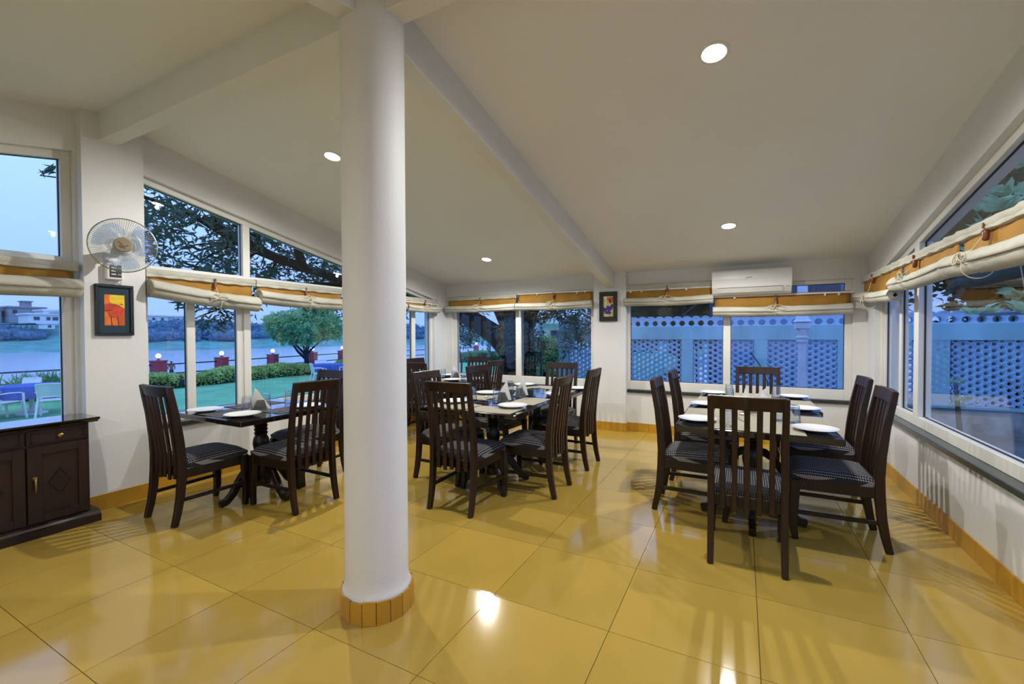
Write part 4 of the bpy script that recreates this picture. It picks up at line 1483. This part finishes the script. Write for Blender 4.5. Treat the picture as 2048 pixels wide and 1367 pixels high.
# the big mango tree
bx_, by_ = -4.62, 9.2
tr = [(0, 0, 0), (.02, 0, .7), (.0, 0, 1.4), (.0, -.02, 1.95), (-.02, .0, 2.3), (.10, .1, 3.0), (.2, .2, 4.4), (.1, .3, 6)]
lim = [([(-.12, -.02, 1.55), (-.55, -.12, 1.98), (-1.02, -.35, 2.34), (-1.42, -.8, 2.62), (-1.9, -1.6, 2.86), (-2.35, -2.9, 3.05), (-2.41, -4.3, 3.28), (-2.43, -4.95, 3.43), (-2.48, -5.7, 3.78)], [.30, .25, .21, .18, .14, .085, .062, .05, .036]),
       ([(-.1, .0, 1.85), (-.36, .0, 2.3), (-.62, .0, 2.8), (-.8, .1, 3.6)], [.20, .17, .15, .12]),
       ([(.05, .0, 2.0), (.5, -.25, 2.7), (1.1, -.8, 3.3), (1.9, -1.2, 3.6)], [.24, .17, .10, .05]),
       ([(-2.37, -3.9, 3.20), (-2.35, -4.0, 3.5), (-2.25, -4.05, 3.9), (-2.23, -4.0, 4.6)], [.085, .075, .06, .05]),
       ([(-2.39, -3.1, 3.08), (-2.83, -4.2, 3.45), (-3.03, -5.2, 3.9)], [.07, .055, .03]),
       ([(-2.33, -2.7, 3.02), (-2.73, -3.6, 2.95), (-3.13, -4.6, 2.98), (-3.43, -5.4, 3.2)], [.06, .045, .035, .012]),
       ([(-2.83, -3.9, 2.95), (-3.03, -4.4, 2.7), (-3.13, -4.9, 2.45), (-3.23, -5.3, 2.25)], [.03, .022, .014, .006]),
       ([(-3.03, -4.4, 2.7), (-3.23, -4.5, 2.45), (-3.43, -4.8, 2.3)], [.016, .01, .005]),
       ([(-2.41, -4.6, 3.34), (-1.93, -5.0, 3.5), (-1.73, -5.5, 3.55)], [.04, .03, .01]),
       ([(-2.23, -2.4, 2.95), (-1.93, -3.2, 3.3), (-1.83, -3.9, 3.7)], [.05, .035, .015]),
       ([(-1.13, -.4, 2.45), (-1.73, -.3, 2.55), (-2.53, -.1, 2.45)], [.06, .03, .01]),
       ([(-2.48, -5.7, 3.78), (-2.73, -6.5, 3.98), (-2.83, -7.1, 3.92)], [.03, .016, .006])]
for q in range(16):
    t = rt_.random()
    i = rt_.randrange(4, 8)
    p = V(lim[0][0][i]).lerp(V(lim[0][0][i+1]), t)
    d = V((rt_.uniform(-1, .6), rt_.uniform(-.8, .4), rt_.uniform(-.5, .8)))
    lim.append(([p, p+d*.45, p+d*.8+V((0, 0, -.05))], [.024, .014, .005]))
cen = []
for q in range(560):      # along the long limb, over the lawn side
    y_ = rt_.uniform(-7.6, -1.2)
    x_ = rt_.uniform(-4.2, -1.4)
    if y_+by_ > .335*abs(x_+bx_)+.25:
        cen.append((x_, y_, 2.75-.12*(y_+1.2)+rt_.triangular(-.55, 1.7, .45)))
for q in range(26):       # thin drooping twigs
    cen.append((rt_.uniform(-3.5, -2.8), rt_.uniform(-5.4, -4.2), rt_.uniform(2.16, 2.8)))
cen += [(-2.83, -6.97, 4.25), (-2.83, -6.95, 4.08)]
for q in range(150):      # right of the trunk
    cen.append((rt_.uniform(.0, 1.75), rt_.uniform(-1.3, .6), rt_.triangular(1.55, 3.6, 2.7)))
for q in range(24):
    cen.append((rt_.uniform(.15, .65), rt_.uniform(-.6, .3), rt_.uniform(.9, 2.2)))
for q in range(60):
    cen.append((rt_.uniform(-2.1, -1.2), rt_.uniform(-.3, .8), rt_.uniform(1.75, 2.8)))
tree('mango_tree', (bx_, by_, G), 'big dark mango tree whose long limb hangs over the lawn', None, tr, [.50, .42, .39, .37, .34, .28, .22, .15], lim, cen, 15, .17, .042, L_DARK, .55, .20, trunks=20)


# dark trees behind the jali wall
def bushy(base, rx, rz_, zc_, n, label, sd, lf=L_BACK, L=.16, grp='dark trees behind the blue wall', kk=12, h=None, cat='tree', nm='leafy_tree'):
    q = random.Random(sd)
    cen = []
    for i in range(n):
        u, a = q.uniform(-1, 1), q.uniform(0, 2*PI)
        s = math.sqrt(1-u*u)*q.uniform(.86, 1.06)
        cen.append((rx*s*math.cos(a), rx*s*math.sin(a), zc_+rz_*u))
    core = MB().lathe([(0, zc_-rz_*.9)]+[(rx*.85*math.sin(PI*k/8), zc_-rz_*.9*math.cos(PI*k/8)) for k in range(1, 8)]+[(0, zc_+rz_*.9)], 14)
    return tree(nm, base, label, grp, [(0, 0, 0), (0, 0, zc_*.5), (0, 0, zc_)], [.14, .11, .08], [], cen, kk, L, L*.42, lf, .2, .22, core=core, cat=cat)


bushy((-2.9, 12.9, -.6), 1.25, 1.4, 2.9, 260, 'dark leafy tree behind the blue wall, left part of the centre window', 1)
bushy((-1.55, 13.6, -.6), 1.0, 1.5, 3.0, 240, 'dark leafy tree behind the blue wall, beside the steel stair', 2)
bushy((5.0, 12.2, -.6), 1.9, 2.2, 4.2, 300, 'dark leafy tree above the wall in the right window, left one', 3, L=.22)
bushy((8.0, 11.6, -.6), 2.2, 2.4, 4.4, 300, 'dark leafy tree above the wall in the right window, right one', 4, L=.22)
bushy((2.6, 13.2, -.6), 1.6, 1.6, 4.2, 240, 'dark leafy tree high behind the blue house corner', 5, L=.2)
bushy((5.6, 7.9, -.6), 2.3, 1.5, 5.0, 420, 'dark leafy tree overhanging the paved yard', 6, L=.22)
bushy((4.2, 11.5, -.6), 1.0, .9, 1.5, 160, 'low dark bush right behind the honeycomb screen, nearer one', 8, cat='bush', nm='dark_bush', grp='bushes behind the honeycomb screens')
bushy((6.2, 11.6, -.6), 1.1, 1.0, 1.6, 160, 'low dark bush right behind the honeycomb screen, farther one', 9, cat='bush', nm='dark_bush', grp='bushes behind the honeycomb screens')
bushy((-5.42, 12.6, -.6), .50, .46, 1.40, 200, 'round green bush between the dark trunk and the blue wall', 7, L_MID, .11, None, 14, cat='bush', nm='round_bush')

# ---- jali wall
jw = E('jali_wall', (0, 10.0, 0), 0, 'pale blue compound wall with honeycomb screens and scalloped top', 'wall')
TH = .16
ZB0, ZB1, ZS = 1.274, 1.555, 1.565      # beam
edges = [-3.9, -2.5, -1.14, .21, 1.55, 2.85, 4.18, 5.5]
pw = .23
xs1 = 6.9
MB().box(-3.9, xs1, -.09, .09, ZB0, ZB1).obj('beam', PALEB, jw, bev=.004)
MB().box(-3.9, xs1, -.10, .09, -.30, .135).obj('plinth', PLASTB, jw, bev=.004)
MB().box(-3.92, xs1, -.13, .09, .135, .185).obj('ledge', PALEB, jw, bev=.004)
for e in edges:
    MB().box(e, e+pw, -.088, .088, .185, ZB0).obj('pier', PALEB, jw, bev=.003)
px_, pz_ = .0925, .1068
R = .0615


def hexblock(full=True):
    m = MB()
    H6 = [(math.cos(PI/3*k), math.sin(PI/3*k)) for k in range(6)]
    rings = [(R*.985, .03), (R*.985, -.044), (R*.86, -.052), (R*.80, -.034), (R*.56, -.028), (R*.53, .03)]
    vs = [(a*r_, y_, b*r_) for r_, y_ in rings for a, b in H6]
    fs = []
    for i in range(len(rings)-1):
        fs += [(i*6+k, i*6+(k+1) % 6, i*6+6+(k+1) % 6, i*6+6+k) for k in range(6)]
    m.add(vs, fs)
    return m


hx = hexblock().mesh('hex_block', JALI)
holes = []
for e0, e1 in zip(edges, edges[1:]):
    a0, a1 = e0+pw, e1
    nx_ = int((a1-a0)/px_)
    x0_ = (a0+a1)/2-(nx_-1)*px_/2
    for i in range(nx_):
        for j in range(10 if i % 2 else 11):
            z_ = .185+pz_*(j+(.5 if i % 2 else 0))+.01
            if z_ < ZB0+.02:
                holes.append((x0_+i*px_, z_))
vis = [h for h in holes if -1.0 < h[0] < 1.6 and h[1] > .40]+[h for h in holes if 2.85 < h[0] < 4.3 and h[1] > .2]
vis += [h for h in holes if -3.7 < h[0] < -2.9 and h[1] > .4]
vis = vis[:300]
vs_ = set(vis)
for a, b in vis:
    link('hex_block', hx, jw, (a, 0, b))
rest = MB()
hb = hexblock()
for a, b in holes:
    if (a, b) not in vs_:
        rest.add([(x_+a, y_, z_+b) for x_, y_, z_ in hb.v], hb.f)
rest.obj('hex_blocks_rest', JALI, jw, kind='stuff')
# scalloped crest: round-headed tiles above open rounds
sp_ = .184
up_ = MB()
pts = [(-sp_/2, .095)]+[(sp_/2*math.cos(PI-PI*k/10)*1.0, .118+.098*math.sin(PI*k/10)**1.3) for k in range(1, 10)]+[(sp_/2, .095)]
low = [(sp_/2*(1-2*k/10), .095+.0*k) for k in range(1, 10)]
hr = .060
arc = lambda s: [(s*(sp_/2)-s*hr*math.sin(PI*k/8), .064-hr*math.cos(PI*k/8)*.95) for k in range(9)]
body = [(-sp_/2, -.006), (sp_/2, -.006)]+arc(1)+[(sp_/2-.001, .148)]+[(sp_/2*math.cos(PI*k/12), .148+.068*math.sin(PI*k/12)**1.25) for k in range(1, 12)]+[(-sp_/2+.001, .148)]+arc(-1)[::-1]
scm = MB().prism(body, -.045, .045, 'y')
rim = [(sp_/2*math.cos(PI*k/12), .148+.068*math.sin(PI*k/12)**1.25) for k in range(0, 13)]
for a, b in zip(rim, rim[1:]):
    scm.prism([a, b, (b[0]*.88, b[1]-.014), (a[0]*.88, a[1]-.014)], -.058, -.045, 'y')
for s in (1, -1):          # raised lips over the half-openings on both sides
    lip = [(s*(sp_/2)-s*q_*math.sin(PI*k/8), .064-q_*math.cos(PI*k/8)*.95) for q_ in (hr, hr+.013) for k in range(9)]
    for k in range(3, 8):
        scm.prism([lip[k], lip[k+1], lip[9+k+1], lip[9+k]][::s], -.057, -.045, 'y')
scm = scm.mesh('scallop_tile', JALI, fix=True)
k = 0
x_ = -3.8
while x_ < xs1:
    link('scallop_tile', scm, jw, (x_, 0, ZB1))
    x_ += sp_

# blue house wall and steel stair behind it
hb_ = E('blue_house', (0, 11.9, -.6), 0, 'plain blue house wall behind the compound wall', 'house')
MB().box(-.62, 3.0, 0, .3, 0, 5.2).obj('walls', BLUEW, hb_)
MB().box(-.7, -.55, -.06, .34, 0, 5.2).obj('corner_post', mat('navy_post', (.02, .03, .08, 1), .6), hb_)
MB().box(1.0, 1.9, -.03, .02, 2.9, 4.2).obj('window', DKW, hb_)
stt = E('steel_stair', (-1.05, 12.2, -.6), 0, 'dark steel stair frame beside the blue house', 'stair')
for p, q in (((-.35, 0, 2.45), (.35, 0, 3.05)), ((-.35, 0, 2.72), (.30, 0, 3.25))):
    MB().bar(p, q, .05, .05).obj('stringer', IRON, stt)
MB().bar((-.4, 0, 2.44), (.36, 0, 2.44), .05, .05).obj('landing_bar', IRON, stt)
for q in (.02, .33):
    MB().bar((q, 0, 0), (q, 0, 3.1 if q > .2 else 2.44), .05, .05).obj('post', IRON, stt)
# grey back house far behind the left part
hw = E('white_villa', (-9.2, 22.2, -.6), 0, 'white villa with a flat porch roof right of the dark trunk', 'house')
MB().box(-.5, 2.4, 0, 3, 0, 2.95).obj('walls', WHT, hw)
MB().box(-.9, 2.0, -1.0, .1, 2.55, 2.8).obj('porch_roof', WHT, hw)
MB().box(-.55, -.35, -.9, -.7, 0, 2.55).obj('porch_post', WHT, hw)
MB().box(.0, .6, -.06, .0, 1.2, 2.2).obj('window', DKW, hw)

# pale carved pillar in the yard
CARVED = mat('pale_lilac_stone', (.62, .72, .90, 1), .6, var=.1, vscale=12)
pc = E('carved_pillar', (.845, 8.35, -.27), 0, 'pale fluted stone pillar with carved capital behind the right table window', 'pillar')
MB().lathe([(.10, 0), (.10, .12), (.085, .15), (.080, .22), (.068, .26), (.060, 1.42), (.058, 1.50)], 32, flute=lambda j, n, z: 1-.07*(j % 4 == 0)).obj('shaft', CARVED, pc, smooth=True)
MB().lathe([(.058, 1.50), (.075, 1.53), (.080, 1.555), (.068, 1.575), (.088, 1.59), (.088, 1.615), (.072, 1.63), (.078, 1.66), (.088, 1.70), (.090, 1.74)], 24, flute=lambda j, n, z: 1-.05*(j % 3 == 0)*(1 if z > 1.64 else 0)).obj('capital', CARVED, pc, smooth=True)
MB().box(-.10, .10, -.10, .10, 1.74, 1.835).obj('block', CARVED, pc, bev=.004)
MB().lathe([(.10, 1.835), (.165, 1.845), (.165, 1.86), (.13, 1.885), (.10, 1.94), (.092, 2.02), (.092, 3.6)], 4, M.Rotation(PI/4, 4, 'Z')).obj('abacus', CARVED, pc, bev=.003)

# bent dark pipe, pale sapling, dark post, loose cable
tag(MB().tube([(-4.98, 7.2, 1.36), (-4.955, 7.2, 1.2), (-4.90, 7.2, 1.0), (-4.87, 7.2, .82), (-4.88, 7.2, .55), (-4.9, 7.2, -.6)], .018, 8).obj('bent_pipe', IRON, smooth=True), 'thin bent dark pipe just outside the far back window', 'pipe')
tag(MB().tube([(-5.9, 9.9, -.6), (-5.85, 9.8, .4), (-5.72, 9.7, .9), (-5.68, 9.7, 1.35), (-5.8, 9.7, 1.6)], [.05, .045, .04, .035, .02], 8).obj('pale_sapling', mat('pale_bark', (.40, .44, .44, 1), .8), smooth=True), 'thin pale bare sapling left of the dark trunk', 'sapling')
tag(MB().bar((-4.62, 10.5, -.3), (-4.62, 10.5, 1.18), .06, .06).obj('post', IRON, bev=.004), 'thin dark post in front of the round bush', 'post')
tag(MB().tube([(.16, 9.85, 1.0), (.30, 9.85, .80), (.42, 9.85, .5), (.52, 9.85, .1), (.54, 9.85, -.26)], .009, 6).obj('loose_cable', IRON, smooth=True), 'thin dark cable drooping across the blue pier', 'cable')
tag(MB().tube([(2.05, 5.3, 2.2), (2.25, 5.6, 1.6), (2.38, 5.9, 1.25)], .004, 5).obj('hanging_string', CORD, smooth=True), 'thin pale string hanging outside the right window', 'string')

# ---- frangipani by the right window
fr = E('frangipani_shrub', (2.75, 6.4, -.27), 0, 'leafy shrub with pink flowers just outside the right window', 'shrub')
brs = [[(.3, -2.3, 0), (.28, -2.25, 1.0), (.2, -2.0, 2.0), (.0, -1.5, 2.9), (-.2, -1.1, 3.3)], [(.2, -2.0, 2.0), (-.1, -1.3, 2.5), (-.3, -.5, 2.9), (-.33, .25, 2.95)], [(.28, -2.25, 1.2), (.2, -1.4, 1.7), (-.1, -.6, 1.86), (-.25, .8, 1.88)], [(.2, -1.4, 1.7), (.28, -.9, 1.95)], [(-.3, -.5, 2.9), (-.4, -.7, 3.3)], [(-.18, 1.45, 0), (-.2, 1.5, .5), (-.22, 1.55, 1.0)]]
for p in brs:
    MB().tube(p, [.04, .03, .022, .016, .012][:len(p)], 8).obj('branch', mat('grey_bark', (.05, .05, .045, 1), .9) if 'grey_bark' not in MATS else MATS['grey_bark'], fr, smooth=True)
tips = [(-.35, -.45, 3.25), (-.42, -.75, 3.35), (-.4, -.25, 3.05), (-.35, .05, 2.95), (-.38, -.95, 3.45), (-.15, -1.1, 3.45), (-.36, .22, 3.02), (-.33, .33, 2.85), (-.28, -.18, 2.02), (.28, -.9, 1.95), (-.30, -.35, 1.88), (-.25, .85, 1.88), (-.22, 1.55, 1.0), (-.2, 1.4, .78), (-.18, 1.65, .68), (.1, -.75, 1.85), (-.35, -.6, 2.95), (-.42, -.9, 3.15), (-.35, .5, 2.6), (-.33, -.1, 2.7)]
cs, ds, ls = [], [], []
for t in tips:
    small = t[1] > 1.2
    for k in range(9 if small else 15):
        a = k*2.4
        e = rt_.uniform(.1, .8)
        cs.append(t)
        ds.append((math.cos(a), math.sin(a), e))
        ls.append((.13 if small else .24)*rt_.uniform(.7, 1.1))
ls = np.array(ls)
link('foliage', leaf_mesh('foliage', np.array(cs, float), np.array(ds, float), ls, ls*.40, L_GLOSS), fr, kind='stuff')
for q, (a, b, z_) in enumerate(((-.38, -1.02, 1.72), (-.33, -.98, 1.66), (-.40, -1.12, 3.30))):
    m = MB()
    for k in range(5):
        an = 2*PI*k/5+q
        u = V((math.cos(an), math.sin(an)*.6, .5))
        s_ = V((-math.sin(an), math.cos(an)*.6, 0))*.022
        c0 = V((a, b, z_))
        m.add([c0, c0+u*.03+s_, c0+u*.062, c0+u*.03-s_], [(0, 1, 2, 3)])
    m.obj('flower', FLOWR, fr)


# ---- white plastic garden chairs and blue-clothed tables
def gchair_parts():
    out = []
    m = MB()
    m.grid(9, 9, lambda u, v: ((u-.5)*.44, (v-.5)*.44, .43-.012*math.sin(PI*u)))
    m2 = MB().box(-.22, .22, -.22, .22, .405, .43)
    out.append(('seat', m2.mesh('seat', WHITEP, bev=.008)))
    b = MB()
    for k in range(9):
        xx = -.19+.38*k/8
        b.sweep([(xx, -.215, .50), (xx, -.25-.02*(1-(xx/.2)**2), .66), (xx*1.08, -.30-.02*(1-(xx/.2)**2), .82)], (.047, .010), (1, 0, 0))
    for z_, y_ in ((.50, -.215), (.83, -.305)):
        b.sweep([(-.24, y_, z_), (-.1, y_-.018, z_+.012), (.1, y_-.018, z_+.012), (.24, y_, z_)], (.022, .035) if z_ > .6 else (.02, .03), (0, 1, 0))
    for s in (-1, 1):
        b.sweep([(s*.215, -.215, .46), (s*.235, -.26, .66), (s*.235, -.305, .83)], (.03, .022), (1, 0, 0))
    out.append(('backrest', b.mesh('backrest', WHITEP, fix=False)))
    for s in (-1, 1):
        out.append(('armrest', MB().sweep([(s*.245, -.26, .63), (s*.265, -.05, .645), (s*.265, .16, .635), (s*.262, .23, .60)], [(.045, .022)]*3+[(.045, .03)], (1, 0, 0)).mesh('armrest', WHITEP, bev=.005, fix=True)))
        out.append(('leg', MB().sweep([(s*.285, .27, 0), (s*.265, .225, .43), (s*.262, .22, .62)], (.04, .035), (1, 0, 0)).mesh('leg', WHITEP, bev=.004, fix=True)))
        out.append(('leg', MB().sweep([(s*.255, -.31, 0), (s*.225, -.22, .43), (s*.225, -.215, .5)], (.04, .035), (1, 0, 0)).mesh('leg', WHITEP, bev=.004, fix=True)))
    return out


GC = gchair_parts()


def gchair(x_, y_, rz, label):
    r = E('garden_chair', (x_, y_, G), R_(rz), 'white plastic garden chair '+label, 'chair', 'white garden chairs')
    for nm, me in GC:
        link(nm, me, r)


def gtable(x_, y_, rd, label):
    r = E('garden_table', (x_, y_, G), 0, label, 'table', 'blue clothed garden tables')
    m = MB().lathe([(0, .745), (rd, .745), (rd+.012, .73), (rd+.03, .60), (rd+.05, .44)], 28, flute=lambda j, n, z: 1+(.035*math.sin(j*2*PI/7*2) if z < .7 else 0))
    m.obj('tablecloth', BLUEC, r, smooth=True)
    MB().lathe([(.05, 0), (.05, .70)], 10).obj('stem', WHITEP, r, smooth=True)
    MB().lathe([(.30, 0), (.30, .03), (.06, .08), (.05, .1)], 16).obj('foot', WHITEP, r, smooth=True)


gchair(-15.25, 4.45, 62, 'seen from behind at the left table, nearest the window edge')
gchair(-15.75, 3.72, 20, 'cut by the left photo edge')
gchair(-17.4, 4.45, -150, 'on the far side of the left garden table')
gtable(-16.3, 4.35, .62, 'blue clothed garden table in the left window')
gtable(-16.5, 3.1, .62, 'blue clothed garden table at the left photo edge')
gtable(-16.0, 13.3, .62, 'blue clothed garden table below the round tree')
gchair(-15.5, 12.45, -25, 'left of the blue table below the round tree')
gchair(-15.0, 13.5, 70, 'right of the blue table below the round tree')
gchair(-16.9, 13.7, 235, 'behind the blue table below the round tree')
gtable(-15.4, 15.0, .62, 'blue clothed garden table beside the column edge')
gchair(-14.5, 14.4, 40, 'beside the column edge at the second blue table')

# ---- person at the water's edge
pr_ = bpy.data.meshes.new('person')
bmp = bmesh.new()
jt = {'pel': (0, 0, .86, .13), 'bel': (0, 0, 1.02, .125), 'che': (0, 0, 1.24, .15), 'nek': (0, .0, 1.42, .055), 'hed': (0, .01, 1.52, .085), 'top': (0, .01, 1.62, .075),
      'ls': (-.18, 0, 1.36, .062), 'le': (-.25, .03, 1.10, .045), 'lh': (-.22, .14, .90, .038), 'rs': (.18, 0, 1.36, .062), 're': (.25, .03, 1.10, .045), 'rh': (.22, .14, .90, .038),
      'lp': (-.09, 0, .80, .095), 'lk': (-.10, .02, .46, .065), 'la': (-.10, 0, .07, .045), 'lf': (-.10, .13, .03, .035), 'rp': (.09, 0, .80, .095), 'rk': (.10, .02, .46, .065), 'ra': (.10, 0, .07, .045), 'rf': (.10, .13, .03, .035)}
vv = {k: bmp.verts.new(p[:3]) for k, p in jt.items()}
for a, b in ('pel bel', 'bel che', 'che nek', 'nek hed', 'hed top', 'che ls', 'ls le', 'le lh', 'che rs', 'rs re', 're rh', 'pel lp', 'lp lk', 'lk la', 'la lf', 'pel rp', 'rp rk', 'rk ra', 'ra rf') and [s_.split() for s_ in ('pel bel', 'bel che', 'che nek', 'nek hed', 'hed top', 'che ls', 'ls le', 'le lh', 'che rs', 'rs re', 're rh', 'pel lp', 'lp lk', 'lk la', 'la lf', 'pel rp', 'rp rk', 'rk ra', 'ra rf')]:
    bmp.edges.new((vv[a], vv[b]))
bmp.to_mesh(pr_)
bmp.free()
SKIN = mat('skin', (.22, .12, .08, 1), .6)
po = link('person', pr_, loc=(-36, 16.6, -2.02), rot=(0, 0, 1.2))
po.scale = (.8, .8, .8)
po.location.z = -1.75
tag(po, 'small bare-chested person wading in the lake beyond the railing', 'person')
po.modifiers.new('skin', 'SKIN')
for i, k in enumerate(jt):
    sv = pr_.skin_vertices[0].data[i]
    sv.radius = (jt[k][3],)*2
    sv.use_root = k == 'pel'
po.modifiers.new('sub', 'SUBSURF').render_levels = 2
pr_.materials.append(SKIN)
HAIR = mat('black_hair', (.01, .01, .01, 1), .6)
MB().lathe([(0, .10)]+[(.098*math.sin(PI*k/9), .02+.08*math.cos(PI*k/9)) for k in range(1, 6)], 14).obj('hair', HAIR, po, smooth=True, loc=(0, -.005, 1.57))
MB().lathe([(.15, .62), (.16, .75), (.148, .92), (.14, .95)], 16).obj('shorts', mat('dark_shorts', (.03, .03, .06, 1), .8), po, smooth=True)
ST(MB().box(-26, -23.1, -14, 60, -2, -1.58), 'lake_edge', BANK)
